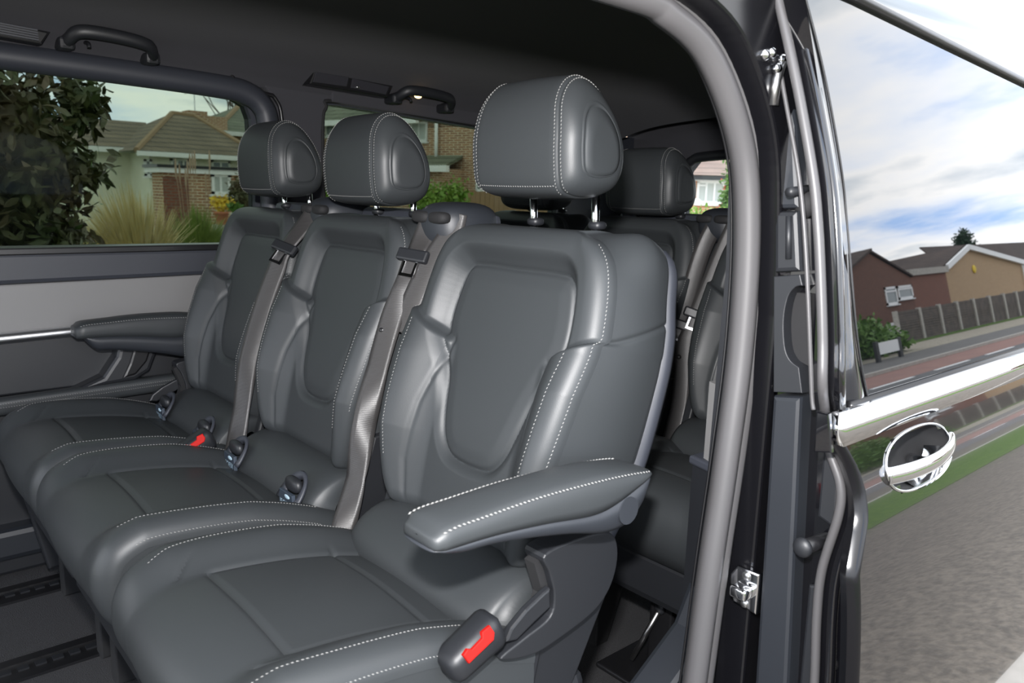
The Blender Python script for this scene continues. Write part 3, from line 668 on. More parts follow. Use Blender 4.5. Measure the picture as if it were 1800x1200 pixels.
def SC(s, v, lift=0.0):
    s = np.asarray(s, float); v = np.asarray(v, float); h = HC_(s, v)+lift
    X = np.interp(v, CL, CPc[:, 0])+np.interp(v, CL, CNn[:, 0])*h; Z = np.interp(v, CL, CPc[:, 1])+np.interp(v, CL, CNn[:, 1])*h
    return np.stack([X, s, Z], -1)
NC, NCS = 150, 161
_v = np.linspace(0, CL[-1], NC); _cu = np.linspace(-1, 1, NCS); _cu = np.sign(_cu)*(1-(1-np.abs(_cu))**1.3); _CSs, _CV = np.meshgrid(_cu*CW, _v)
CVv = SC(_CSs, _CV).reshape(-1, 3); CF = np.array(gridfaces(NC, NCS, flip=True)); _ca = _CSs.ravel()[CF].mean(1); _cv = _CV.ravel()[CF].mean(1); _cx = np.interp(_cv, CL, CPc[:, 0])
_v1 = np.interp(.366, CPc[60:, 0], CL[60:])
_creg = np.where(_cv < _v1-.045+.9*np.clip(np.abs(_ca)-.128, 0, 1)+np.where(np.abs(_ca) < .128, .045, 0), 0, np.where(np.abs(_ca) < .128, 1, np.where(_ca > 0, 2, 3)))
def cush_side(sg):
    rows = []
    for v in _v:
        p = SC(np.array([sg*CW]), np.array([v]))[0]; zz_ = np.linspace(p[2], min(p[2], .300), 6)
        rows.append([(p[0]+(.33-p[0])*.0, p[1]-sg*.004*abs(k/5-.5)**2, z) for k, z in enumerate(zz_)])
    A = np.array(rows); return A.reshape(-1, 3), gridfaces(NC, 6)
def roll_pad():
    V = []; n = 40; ys = np.linspace(-1, 1, 50)
    for y in ys:
        k = (1-abs(y)**8)**.25 if abs(y) < 1 else .0
        k = .25+.75*k
        for a in np.linspace(0, 2*math.pi, n, endpoint=False): V.append((.688+.078*k*math.cos(a), y*.195, .428+.052*k*math.sin(a)+.014*math.cos(a)))
    return V, [(i*n+j, i*n+(j+1) % n, (i+1)*n+(j+1) % n, (i+1)*n+j) for i in range(49) for j in range(n)]+[list(range(n)), [49*n+j for j in range(n)]]
# armrest: profile in x-z, local y from -.31 (outer) to -.245
AX = np.linspace(.452, .808, 48)
AZT = np.interp(AX, *crom([(.45, .645), (.456, .6525), (.472, .6575), (.511, .6595), (.595, .6635), (.69, .662), (.75, .656), (.797, .647), (.81, .641)], 8).T)
AZS_ = np.interp(AX, *crom([(.45, .632), (.462, .6325), (.528, .631), (.606, .624), (.685, .614), (.732, .619), (.792, .638), (.81, .639)], 8).T)
AZB_ = np.interp(AX, *crom([(.45, .6305), (.47, .6245), (.49, .620), (.54, .616), (.646, .596), (.72, .577), (.762, .579), (.784, .598), (.80, .626), (.81, .636)], 8).T)
AHW = .0345*(1-np.clip((.470-AX)/.026, 0, 1)**4)**.5*(1-.75*np.clip((AX-.775)/.036, 0, 1)**3)**.5
ATOP = [(-1, 0), (-1.05, .25), (-1.06, .5), (-1.0, .76), (-.90, .92), (-.72, 1.0), (-.4, 1.05), (0, 1.07), (.4, 1.05), (.72, 1.0), (.90, .92), (1.0, .76), (1.06, .5), (1.05, .25), (1, 0)]
ABOT = [(.99, .0), (.99, -.4), (.93, -.75), (.75, -.95), (.3, -1), (-.3, -1), (-.75, -.95), (-.93, -.75), (-.99, -.4), (-.99, .0)]
def armrest(kind, sg):
    ring = ATOP if kind == 'pad' else ABOT; V = []; AZS, AZB = (AZS_, AZB_) if sg < 0 else (AZS_-.012, AZB_-.036*sstep((AX-.452)/.05)*sstep((.812-AX)/.03))
    for k in range(48):
        for a, b in ring:
            z = AZS[k]+(AZT[k]-AZS[k])*b if kind == 'pad' else AZS[k]+(AZS[k]-AZB[k])*b
            V.append((AX[k], -.2775+a*AHW[k], z))
    n = len(ring); A = np.array(V).reshape(48, n, 3)
    def cap(R, dx):      # rounded end rings
        c = R.mean(0); return [c+(R-c)*k+np.array([dx*q, 0, 0]) for k, q in ((.93, .5), (.75, .85), (.4, 1.0), (.05, 1.02))]
    A = np.array(cap(A[0], -.006)[::-1]+list(A)+cap(A[-1], .004)); m = len(A); V = A.reshape(-1, 3); F_ = gridfaces(m, n)+[(i*n, (i+1)*n, (i+1)*n+n-1, i*n+n-1) for i in range(m-1)]
    return mirrored((V, F_), sg)
def arm_stitch(sg):
    parts = []; AZS = AZS_ if sg < 0 else AZS_-.012
    for a in (-.955, .955):
        P = np.stack([AX[1:46], -.2775+a*AHW[1:46], AZS[1:46]+(AZT-AZS)[1:46]*.87], 1); Nn = np.tile((0, .75*a, .66), (len(P), 1)); P = P+Nn*.001
        if sg > 0: P[:, 1] *= -1; Nn[:, 1] *= -1
        parts.append(stitches(P, Nn, .006, .0048, .0024, .0012))
    return merge(parts)
def mirrored(VF, sg):
    V, Fc = VF; V = np.array(V, float)
    if sg > 0: V[:, 1] *= -1; Fc = [list(q)[::-1] for q in Fc]
    return V, Fc
def textmesh(body, size):
    cu = bpy.data.curves.new('t', 'FONT'); cu.body = body; cu.size = size; cu.align_x = 'CENTER'; cu.extrude = .0002
    o = bpy.data.objects.new('t', cu); col.objects.link(o); bpy.context.view_layer.update()
    me = bpy.data.meshes.new_from_object(o.evaluated_get(bpy.context.evaluated_depsgraph_get())); bpy.data.objects.remove(o)
    V = [tuple(p.co) for p in me.vertices]; Fc = [list(p.vertices) for p in me.polygons]; return V, Fc
ISO = textmesh('ISOFIX', .0155)
def make_seat(label, xs, yc, headz, outer=0, isofix=False, buckle=0, group=None, tower=0, red=True):
    r = thing('passenger_seat', label, 'seat', (SO[0]+xs, yc, 0), group)
    names = ['backrest_insert', 'backrest_collar', 'backrest_bolster', 'backrest_bolster', 'backrest_lower_panel']
    for k, nm in enumerate(names): part(nm, 'b%d' % k, lambda k=k: submesh(BV, BF, _reg == k), 'leather', r)
    for sg in (1, -1):
        p = part('side_panel', 'side%d' % sg, lambda: side_part(sg), 'leather', r)
        def bs():
            t = np.linspace(.14, .495, 120); s = sg*(Wd(t)-.0035); a = stitches(*tostitch(SB, s, t)); return a
        part('stitching', 'bs%d' % sg, bs, 'thread', p, False, 'stuff')
        def rs():
            t = np.linspace(.10, .333, 90); s = sg*np.interp(t, [.1, .2, .3, .34], [.166, .176, .182, .186]); return stitches(*tostitch(SB, s, t))
        part('stitching', 'rs%d' % sg, rs, 'thread', p, False, 'stuff')
    part('back_shell', 'shell', back_shell, 'bplastic', r)
    # headrest
    hz = headz
    h = part('headrest', 'head', lambda: headrest('strap'), 'leather', r)
    h.location = (0, 0, hz)
    for sg, k in ((1, 'L'), (-1, 'R')):
        part('headrest_cheek', 'cheek'+k, lambda: headrest(k), 'leather', h)
        part('stitching', 'hst'+k, lambda: head_stitch(sg), 'thread', h, False, 'stuff')
    part('stitching', 'hsb', head_bottom_stitch, 'thread', h, False, 'stuff')
    for sg in (1, -1):
        part('headrest_post', 'post%d' % sg, lambda: tube([(.925, sg*.072, .90), (.918, sg*.072, 1.03)], .0065, 14), 'chrome', r)
        part('post_guide', 'pg%d' % sg, lambda: ell((.926, sg*.072, .958), (.013, .013, .007), 16, 8, 3), 'plastic', r)
    # cushion
    names = ['cushion_front', 'cushion_insert', 'cushion_bolster', 'cushion_bolster']
    for k, nm in enumerate(names):
        p = part(nm, 'c%d' % k, lambda k=k: submesh(CVv, CF, _creg == k), 'leather', r)
        if k >= 2:
            sg = 1 if k == 2 else -1
            def cst():
                v = np.linspace(_v1-.06, np.interp(.62, CPc[60:, 0], CL[60:]), 120); s = np.full(120, sg*.196)-sg*.018*np.exp(-((v-v[0])/.05)); return stitches(*tostitch(SC, s, v))
            part('stitching', 'cst%d' % sg, cst, 'thread', p, False, 'stuff')
    for sg in (1, -1):
        p = part('cushion_side', 'cs%d' % sg, lambda: cush_side(sg), 'leather', r)
        def css():
            v = np.linspace(_v1-.05, CL[-1]-.06, 120); s = np.full(120, sg*(CW-.0025)); return stitches(*tostitch(SC, s, v))
        part('stitching', 'css%d' % sg, css, 'thread', p, False, 'stuff')
    rp_ = part('lumbar_roll', 'roll', roll_pad, 'leather', r)
    # understructure
    part('seat_pan', 'pan', lambda: cbox(.31, .80, -.215, .215, .20, .31, .02), 'plastic', r, False)
    for sg in (1, -1):
        part('leg', 'leg%d' % sg, lambda: prism([(.36, .0), (.40, .0), (.47, .2), (.62, .2), (.74, .0), (.80, .0), (.78, .22), (.36, .22)], 'y', sg*.17-.02, sg*.17+.02, .004), 'matt', r, False)
        part('recliner_bracket', 'rb%d' % sg, lambda: prism([(.62, .30), (.76, .29), (.83, .42), (.80, .56), (.74, .55), (.70, .42)], 'y', sg*.205-.012, sg*.205+.012, .004), 'plastic', r, False)
    if isofix:
        for sg in (1, -1):
            def pocket():
                V = []; n = 22
                for q, (kx, kr) in enumerate(((0, 1.0), (.004, .96), (.010, .80), (.012, .4), (.0125, .02))):
                    for a in np.linspace(0, math.pi, n): V.append((.606+kx+.030*math.sin(a)*kr, sg*.135+.036*kr*math.cos(a), .436+.040*kr*math.sin(a)))
                return V, gridfaces(5, n)
            hd = part('isofix_pocket', 'iso%d' % sg, pocket, 'matt', rp_)
            part('isofix_hood', 'isoh%d' % sg, lambda: sweep([(.606+.030*math.sin(a), sg*.135+.037*math.cos(a), .436+.041*math.sin(a)) for a in np.linspace(-.15, math.pi+.15, 22)], [(-.004, -.002), (.010, -.004), (.016, .0), (.010, .004), (-.004, .0035)], (-1, 0, 0)), 'bplastic', rp_)
            part('isofix_flap', 'isof%d' % sg, lambda: ell((.617, sg*.135+.003, .459), (.010, .027, .015), 18, 10, 2.6), 'plastic', hd)
            pl = part('isofix_label', 'isol%d' % sg, lambda: prism([(sg*.135-.028, .418), (sg*.135+.028, .418), (sg*.135+.026, .449), (sg*.135-.026, .449)], 'x', .599, .606, .001), 'labdark', rp_, False)
            def itext():
                V, Fc = ISO; return [(.5984, sg*.135-a, .4215+b) for a, b, c in V], [q[::-1] for q in Fc]
            part('isofix_lettering', 'isot%d' % sg, itext, 'label', pl, False)
            part('isofix_symbol', 'isos%d' % sg, lambda: ell((.5990, sg*.135-.006, .4415), (.0015, .011, .0042), 14, 6), 'label', pl)
    if outer:
        sg = outer
        ar = part('armrest', 'arm%d' % sg, lambda: armrest('pad', sg), 'leather', r)
        part('armrest_shell', 'arms%d' % sg, lambda: armrest('shell', sg), 'ashell', ar)
        part('stitching', 'armst%d' % sg, lambda: arm_stitch(sg), 'thread', ar, False, 'stuff')
        part('pivot_cap', 'pivc%d' % sg, lambda: mirrored(sweep([(.752, -.3090, .604), (.752, -.3135, .604)], circ(.0185, 24), (0, 0, 1)), sg), 'ashell', ar, False)
        part('armrest_pivot', 'piv%d' % sg, lambda: mirrored(sweep([(.755, -.25, .60), (.80, -.19, .60)], circ(.016, 14), (0, 0, 1)), sg), 'black', r)
        sh = part('recliner_cover', 'rec%d' % sg, lambda: mirrored(prism(crom([(.672, .540), (.74, .545), (.80, .535), (.818, .50), (.808, .455), (.775, .425), (.71, .408), (.655, .402), (.60, .418), (.64, .432), (.685, .446), (.692, .475), (.682, .51)], 5, True), 'y', -.244, -.205, .008, 3), sg), 'plastic', r, False)
        part('recliner_slot', 'rsl%d' % sg, lambda: mirrored(prism([(.664, .525), (.676, .53), (.688, .505), (.696, .47), (.688, .448), (.675, .45), (.682, .475)], 'y', -.232, -.212, .0), sg), 'matt', sh, False)
        part('belt_anchor', 'anc%d' % sg, lambda: mirrored(prism([(.606, .440), (.615, .456), (.640, .473), (.672, .487), (.682, .490), (.684, .462), (.655, .450), (.625, .436)], 'y', -.246, -.234, .003), sg), 'plastic', r, False)
        part('side_skirt', 'skirt%d' % sg, lambda: mirrored(prism([(.30, .26), (.34, .06), (.62, .06), (.70, .42), (.64, .425), (.55, .40), (.42, .36), (.33, .32)], 'y', -.225, -.195, .006), sg), 'plastic', r, False)
    if buckle:
        sg = buckle
        def bbody():
            V, Fc = cbox(-.048, .040, -.022, .022, -.026, .024, .013); V = np.array(V); V[:, 2] *= 1-.25*(V[:, 0] < 0)*(-V[:, 0]/.048)
            R_ = Matrix.Rotation(math.radians(-24), 3, 'Y'); V = np.array([(R_ @ Vector(p))[:] for p in V])+np.array([.560, -.236, .452]); return mirrored((V, Fc), sg)
        bk = part('belt_buckle', 'bk%d' % sg, bbody, 'plastic', r)
        def rb():
            V, Fc = prism([(-.024, -.009), (.017, -.009), (.023, -.003), (.023, .008), (.010, .009), (.006, .003), (-.012, .002), (-.016, .006), (-.025, .004)], 'y', -.004, .004, .0015)
            V = np.array(V); R_ = Matrix.Rotation(math.radians(-24), 3, 'Y'); Rx = Matrix.Rotation(math.radians(-25), 3, 'X')
            V = np.array([(R_ @ (Rx @ Vector(p)))[:] for p in V]); V += np.array([.552, -.257, .465]); return mirrored((V, Fc), sg)
        part('release_button', 'rb_%d' % sg, rb, 'red', bk, False)
    if tower:
        sg = tower
        tw = part('belt_outlet', 'tow%d' % sg, lambda: mirrored(ell((.915, -.232, .940), (.072, .062, .046), 28, 16, 3.0), sg), 'ashell', r)
        for dy in (-.262, -.208): part('outlet_slot', 'tsl%d%d' % (sg, dy*1000), lambda dy=dy: mirrored(ell((.850, dy, .957), (.014, .025, .011), 16, 8, 3.0), sg), 'matt', tw)
        part('shell_shoulder', 'tsh%d' % sg, lambda: mirrored(cbox(.93, .985, -.285, .16, .86, .966, .015), sg), 'bplastic', r, False)
    return r
G1 = 'second row seats'; G2 = 'third row seats'
s_near = make_seat('near dark leather seat with armrest beside the open door', 0, .93, .005, outer=-1, buckle=-1)
s_mid = make_seat('dark leather middle seat of the front row, between two belts', 0, 1.44, -.020, isofix=True, tower=-1)
s_far = make_seat('dark leather seat against the far side window and satin wall panel', 0, 1.897, -.012, outer=1, isofix=True, buckle=-1, tower=-1)
DX = .87
s_r3m = make_seat('black leather seat in the back row, its headrest below the rear window', DX, 1.425, -.034, tower=-1)
s_r3n = make_seat('back row seat half hidden behind the door seal and pillar', DX, .93, -.034)
s_r3f = make_seat('back row seat far behind, hidden by the near headrest', DX, 1.89, -.034)

# floor bracket of the back row
b0 = at(1110, 1165, 'z', .01); b1 = at(1157, 1075, 'x', b0[0]+.02)
fb = obj('floor_bracket', *merge([cbox(b0[0]-.06, b0[0]+.16, b0[1]-.10, b0[1]+.05, 0, .012, .004), cbox(b0[0]+.03, b0[0]+.05, b0[1]-.075, b0[1]-.015, .0, .20, .006)]), 'black', s_r3n)
obj('link_rod', *tube([b0+np.array([0, 0, .01]), b1], .006, 10), 'steel', fb, True)
obj('bracket_bolt', *ell((b0[0]+.026, b0[1]-.045, .15), (.006, .014, .014), 12, 6), 'plastic', fb, True)
# seat belts
def belt(label, pts, tong, width=.043, group='seat belts', up=(-1, -.75, .25), twist=None):
    P = crom(pts, 10); n = len(P); upv = np.tile(np.array(up, float), (n, 1))
    if twist is not None:
        for i in range(n):
            a = np.interp(i/(n-1), [q for q, _ in twist], [b for _, b in twist]); c, s = math.cos(a), math.sin(a); x, y, z = up; upv[i] = (x*c-y*s, x*s+y*c, z)
    t = thing('seat_belt', label, 'seat belt', P[0], group)
    hw = width/2; pr0 = [(a*hw, .0025*(1-a*a)) for a in (-1, -.6, -.2, .2, .6, 1)]; V, Fc = sweep(P, pr0+[(a, b-.0014) for a, b in pr0[::-1]], upv)
    obj('webbing', V, Fc, 'web', t, True)
    if tong is not None:
        i = int(tong*(n-1)); p = P[i]; Pq, T, S, W_ = frames(P, upv); T, S, W_ = T[i], S[i], W_[i]
        def loc(V): return [p+S*a+T*b+W_*c for a, b, c in V]
        v, f = cbox(-.034, .034, -.012, .012, -.004, .010, .004); tg_ = obj('tongue', loc(v), f, 'plastic', t)
        pr_ = merge([box(-.016, -.011, .010, .040, .001, .004), box(.011, .016, .010, .040, .001, .004), box(-.016, .016, .036, .042, .001, .004)])
        obj('tongue_plate', loc(pr_[0]), pr_[1], 'chrome', tg_)
        p = P[min(n-1, i+int(.28*n))]; obj('belt_stop', loc(ell((.012, 0, .003), (.006, .006, .003), 12, 6)[0]), ell((0, 0, 0), (1, 1, 1), 12, 6)[1], 'black', t, True)
    return t
belt('belt hanging between the far seat and the middle seat', [(.862, 1.672, .962), (.835, 1.67, .93), (.775, 1.668, .864), (.755, 1.667, .82), (.722, 1.668, .735), (.685, 1.668, .612), (.664, 1.668, .505), (.645, 1.664, .41)], .28, twist=[(0, .3), (.25, -.3), (.45, .1), (.7, .35), (.85, -.1), (1, .5)])
belt('dark belt hanging between the middle seat and the near seat', [(.872, 1.218, .968), (.846, 1.217, .925), (.818, 1.212, .885), (.798, 1.208, .835), (.765, 1.207, .770), (.73, 1.207, .665), (.705, 1.207, .565), (.685, 1.205, .470), (.655, 1.196, .392)], .26, twist=[(0, .5), (.22, -.4), (.4, .2), (.6, -.15), (.72, .6), (.85, -.3), (1, .5)])
belt('pale second belt slipping behind the near seat shoulder', [(.874, 1.160, .966), (.862, 1.160, .93), (.835, 1.175, .88), (.805, 1.185, .82), (.775, 1.19, .75)], None, group='seat belts')
belt('left of the two crossed belts of the back row', [(1.735, 1.19, .955), (1.69, 1.20, .87), (1.63, 1.205, .70), (1.615, 1.215, .655), (1.585, 1.22, .55), (1.565, 1.22, .47), (1.545, 1.235, .37)], .36, twist=[(0, 0), (.6, .1), (1, .5)])
belt('right of the two crossed belts of the back row', [(1.735, 1.135, .95), (1.70, 1.15, .86), (1.64, 1.175, .69), (1.62, 1.18, .63), (1.60, 1.17, .49), (1.57, 1.18, .36)], .36, twist=[(0, 0), (.6, -.1), (1, -.5)])

# ------------------------------------------------------------------ fittings on the headliner
def grab(label, x0, x1, z0):
    t = thing('grab_handle', label, 'grab handle', (x0, 2.2, z0), 'grab handles')
    m = (x0+x1)/2; dz = -.02*(x1-x0)/.2*.6
    P = crom([(x0+.012, 2.245, z0-.004), (x0+.014, 2.205, z0), (x0+.035, 2.172, z0+.018), (m, 2.165, z0+.018), (x1-.035, 2.172, z0+.013+dz*.3), (x1-.012, 2.205, z0-.004+dz*.4), (x1-.012, 2.245, z0-.008+dz*.4)], 8)
    obj('grip', *sweep(P, circ(.013, 12, .016), (0, 0, 1)), 'plastic', t, True)
    for x, z in ((x0+.012, z0-.006), (x1-.012, z0-.010+dz*.4)): obj('mount', *cbox(x-.018, x+.018, 2.20, 2.262, z-.016, z+.014, .008), 'plastic', t)
    hk = obj('coat_hook', *tube(crom([(x0+.058, 2.235, z0+.004), (x0+.058, 2.205, z0-.002), (x0+.058, 2.198, z0-.012)], 6), .005, 10), 'plastic', t, True)
    return t
def vent(label, x0, x1, z0, z1, lens):
    t = thing('air_vent', label, 'vent', (x0, 2.2, z0), 'overhead vents')
    y = 2.215
    sl = (z1-z0); d = -.010
    fr_ = [(x0, z0), (x1-.02, z0+d), (x1, z1-.006+d), (x0+.018, z1)]
    obj('vent_body', *prism(fr_, 'y', y-.004, y+.05, .005), 'black', t)
    if lens:
        obj('lens', *prism([(x0+.01, z0+.007), (x0+(x1-x0)*.42, z0+.006), (x0+(x1-x0)*.45, z1-.008), (x0+.02, z1-.006)], 'y', y-.008, y, .002), 'lamp', t)
        obj('lens', *prism([(x0+(x1-x0)*.47, z0+.004), (x1-.03, z0-.003), (x1-.016, z1-.02), (x0+(x1-x0)*.49, z1-.010)], 'y', y-.008, y, .002), 'lamp', t)
        obj('switch', *ell((x0+(x1-x0)*.55, y-.010, z0+.008), (.008, .004, .004), 10, 6), 'steel', t, True)
    else:
        for k in range(5): obj('louvre', *prism([(x0+.008, z0+.006+k*.0055), (x1-.028, z0+.004+k*.0055+d*.8), (x1-.028, z0+.0075+k*.0055+d*.8), (x0+.008, z0+.0095+k*.0055)], 'y', y-.012+.001*k, y, .0), 'bplastic', t)
    return t
vent('slatted air vent at the far left beside the first grab handle', .24, .455, 1.330, 1.367, False)
grab('grab handle above the large far side window', .475, .695, 1.337)
vent('black overhead reading lamp unit above the window pillar', 1.12, 1.41, 1.305, 1.348, True)
g2 = grab('grab handle with a small lit lamp above the rear side window', 1.41, 1.64, 1.300)
lb = obj('courtesy_lamp', *ell((1.505, 2.213, 1.310), (.014, .006, .007), 14, 8), 'glow', g2, True)

# ------------------------------------------------------------------ outside: ground
GZ = -.55
kl = mir(1520, 652, 'z', GZ); kr = mir(1800, 592, 'z', GZ); fl_ = mir(1578, 612, 'z', GZ); fr_ = mir(1797, 553, 'z', GZ)
YK = (kl[1]+kr[1])/2; YF = (fl_[1]+fr_[1])/2
def strip(name, x0, x1, y0, y1, z, m, label, th=.12):
    return struct(obj(name, *box(x0, x1, y0, y1, z-th, z), m), label, name.replace('_', ' '))
strip('ground', -60, 160, -120, 160, GZ-.13, 'pave', 'bare ground beneath everything')
strip('near_kerb', -30, 120, .09, .36, GZ+.02, 'conc', 'pale kerb stones right beside the van')
strip('asphalt_drive', -30, 120, -2.6, 3.2, GZ, 'asphalt', 'worn grey asphalt that the van stands on')
strip('grass_verge', -30, 120, -4.3, -2.6, GZ+.01, 'lawn', 'mown green verge beside the asphalt')
strip('kerb', -30, 120, -4.45, -4.3, GZ+.01, 'conc', 'pale concrete kerb along the verge')
strip('footpath', -30, 120, -5.5, -4.45, GZ-.03, 'asphalt', 'brown grey path between verge and road')
strip('road', -30, 120, -6.7, -5.5, GZ-.04, 'road', 'grey carriageway running beside the van')
strip('red_road', -30, 120, YK+.12, -6.7, GZ-.04, 'redroad', 'red surfaced lane of the road')
for k in range(14): struct(obj('road_marking', *box(6+k*3.2, 8+k*3.2, -6.65, -6.55, GZ-.041, GZ-.037), 'white'), 'dashed white line on the road', 'road marking')
strip('far_kerb', -30, 120, YK-.03, YK+.12, GZ+.04, 'conc', 'kerb on the far side of the road')
strip('far_pavement', -30, 120, YK-2.0, YK-.03, GZ+.03, 'pave', 'dark tarmac footpath beyond the road')
strip('gravel_bed', -30, 120, YF-.2, YK-2.0, GZ+.035, 'gravel', 'gravel and weeds along the foot of the fence')
strip('grass_edge', -30, 120, YF+.1, YF+1.0, GZ+.06, 'lawn', 'strip of grass at the fence')
strip('far_lawn', -30, 120, 3.2, 160, GZ, 'lawn', 'lawns and gardens on the far side of the van')
strip('paved_drive', -30, 60, 6.5, 21, GZ+.03, 'conc', 'pale paved drive in front of the bungalow')

# ------------------------------------------------------------------ vegetation
def leafset(pts, size, aspect=.45, droop=0.0, seed=1):
    rng = np.random.default_rng(seed); n = len(pts); V = np.zeros((n, 6, 3))
    d = rng.normal(size=(n, 3)); d[:, 2] -= droop; d /= np.linalg.norm(d, axis=1)[:, None]
    r = rng.normal(size=(n, 3)); s = np.cross(d, r); s /= np.linalg.norm(s, axis=1)[:, None]; nn = np.cross(s, d)
    L = size*rng.uniform(.7, 1.3, n)[:, None]; W_ = L*aspect*.5
    V[:, 0] = pts; V[:, 1] = pts+d*L*.35+s*W_; V[:, 2] = pts+d*L*.75+s*W_*.7-nn*L*.05; V[:, 3] = pts+d*L-nn*L*.15; V[:, 4] = pts+d*L*.75-s*W_*.7-nn*L*.05; V[:, 5] = pts+d*L*.35-s*W_
    b = np.arange(n)[:, None]*6; F_ = np.concatenate([b+np.array([0, 1, 2, 5]), b+np.array([5, 2, 3, 4])]); return V.reshape(-1, 3), F_.tolist()
def blobpts(blobs, n, seed=1, shell=.55):
    rng = np.random.default_rng(seed); vol = np.array([b[1][0]*b[1][1]*b[1][2] for b in blobs])**.67; k = rng.choice(len(blobs), n, p=vol/vol.sum())
    d = rng.normal(size=(n, 3)); d /= np.linalg.norm(d, axis=1)[:, None]; r = (shell+(1-shell)*rng.random(n))[:, None]*(1+.12*rng.normal(size=(n, 1)))
    C_ = np.array([b[0] for b in blobs])[k]; R_ = np.array([b[1] for b in blobs])[k]; return C_+d*R_*r
def plant(name, label, cat, blobs, n, size, m, aspect=.45, droop=0.0, seed=1, trunk=None, shell=.55, core=True, group=None):
    c = np.array(blobs[0][0], float); t = thing(name, label, cat, (c[0], c[1], GZ), group)
    p = blobpts(blobs, n, seed, shell); p[:, 2] = np.maximum(p[:, 2], GZ+.02)
    o = obj('foliage', *leafset(p, size, aspect, droop, seed), m, t); o['kind'] = 'stuff'
    if core:
        o = obj('inner_foliage', *merge([ell(b[0], np.array(b[1])*.5, 14, 9) for b in blobs]), m, t, True); o['kind'] = 'stuff'
    tr = trunk or [((c[0], c[1], GZ), (c[0], c[1], c[2]), .05)]
    for a, b, r in tr: obj('trunk', *tube([a, (np.array(a)+np.array(b))/2+np.array([.02, .01, 0]), b], r, 8, (.7, .5, .1)), 'bark', t, True)
    return t
# big dark shrub close to the far window
sh_bl = [((.35, 5.2, .55), (.75, .55, 1.25)), ((.85, 5.1, 1.15), (.36, .4, .62)), ((.80, 5.1, .25), (.36, .4, .5)), ((1.0, 5.05, .55), (.2, .3, .3)), ((-.5, 5.3, .8), (.7, .6, 1.4)), ((.62, 5.1, -.25), (.3, .35, .35)), ((1.16, 5.0, 1.45), (.12, .2, .16)), ((1.12, 5.0, 1.08), (.16, .2, .10))]
shrub = plant('leafy_shrub', 'large dark leafed shrub filling the left of the far window', 'shrub', sh_bl, 17000, .085, 'leafd', .42, .6, 3, [((.35, 5.3, GZ), (.4, 5.2, .8), .04), ((.5, 5.3, GZ), (.85, 5.1, 1.1), .025), ((.3, 5.3, GZ), (-.4, 5.3, .9), .03)], .5)
lv, lf = leafset(np.zeros((1, 3)), .095, .42, 0, 11); lme = bpy.data.meshes.new('leaf'); lme.from_pydata(np.asarray(lv).tolist(), [], lf); lme.materials.append(MT['leafg'])
lme2 = bpy.data.meshes.new('leaf'); lme2.from_pydata(np.asarray(lv).tolist(), [], lf); lme2.materials.append(MT['leafd'])
rp2 = blobpts(sh_bl, 700, 9, .9); rp2 = rp2[(rp2[:, 1] < 5.2)][:240]; so = ORG[shrub.name]
for i, p in enumerate(rp2):
    o = bpy.data.objects.new('leaf', lme2 if i % 3 else lme); col.objects.link(o); o.parent = shrub; o.location = (p-so).tolist(); o.rotation_euler = (random.uniform(-2, 2), random.uniform(-2, 2), random.uniform(0, 6))
def grasses(name, label, c, n, h, spread, m, seed, plumes=0, lean=(0, 0)):
    rng = np.random.default_rng(seed); t = thing(name, label, 'ornamental grass', (c[0], c[1], GZ)); V = []; Fc = []; PV = []; PF = []
    for i in range(n):
        a = rng.uniform(0, 6.283); r = rng.random()**.6; base = np.array([c[0]+.15*r*math.cos(a)*spread, c[1]+.15*r*math.sin(a)*spread, GZ]); H = h*rng.uniform(.6, 1.05); o_ = spread*r*rng.uniform(.4, 1)
        dv = np.array([math.cos(a)*o_+lean[0], math.sin(a)*o_+lean[1], 0]); wv = np.array([-math.sin(a), math.cos(a), 0])*.011
        b = len(V)
        for k, q in enumerate((0, .4, .75, 1.0)):
            P = base+dv*q**2+np.array([0, 0, H*(q-.28*q**3*(o_/spread))]); ww = wv*(1, 1, .7, .15)[k]; V += [P-ww, P+ww]
        Fc += [(b+2*k, b+2*k+1, b+2*k+3, b+2*k+2) for k in range(3)]
        if i < plumes:
            tip = base+dv*.35+np.array([0, 0, h*rng.uniform(1.15, 1.5)]); v_, f_ = tube([base, (base+tip)/2, tip], .004, 4); bb = len(PV); PV += list(v_); PF += [[q+bb for q in ff] for ff in f_]
            v_, f_ = ell(tip, (.013, .013, .13), 6, 6); bb = len(PV); PV += list(v_); PF += [[q+bb for q in ff] for ff in f_]
    o = obj('blades', V, Fc, m, t); o['kind'] = 'stuff'
    if plumes: o = obj('plumes', PV, PF, 'plume', t); o['kind'] = 'stuff'
    return t
p_ = at(245, 400, 'y', 8.2); grasses('ornamental_grass', 'straw coloured arching grass seen through the far window', (p_[0], 8.2), 1500, 1.55, .75, 'straw', 1, 0, (-.1, 0))
p_ = at(345, 400, 'y', 10.2); grasses('ornamental_grass', 'green grass clump with brown plumes beside the straw grass', (p_[0], 10.2), 1300, 1.35, .68, 'gblade', 2, 9)
p_ = at(205, 400, 'y', 7.2); grasses('ornamental_grass', 'low yellowing grass at the foot of the dark shrub', (p_[0], 7.2), 700, .85, .5, 'straw', 5)
p_ = at(365, 420, 'y', 7.6); grasses('ornamental_grass', 'short pale grass tuft in front of the plumed clump', (p_[0], 7.6), 500, .62, .4, 'straw', 8)

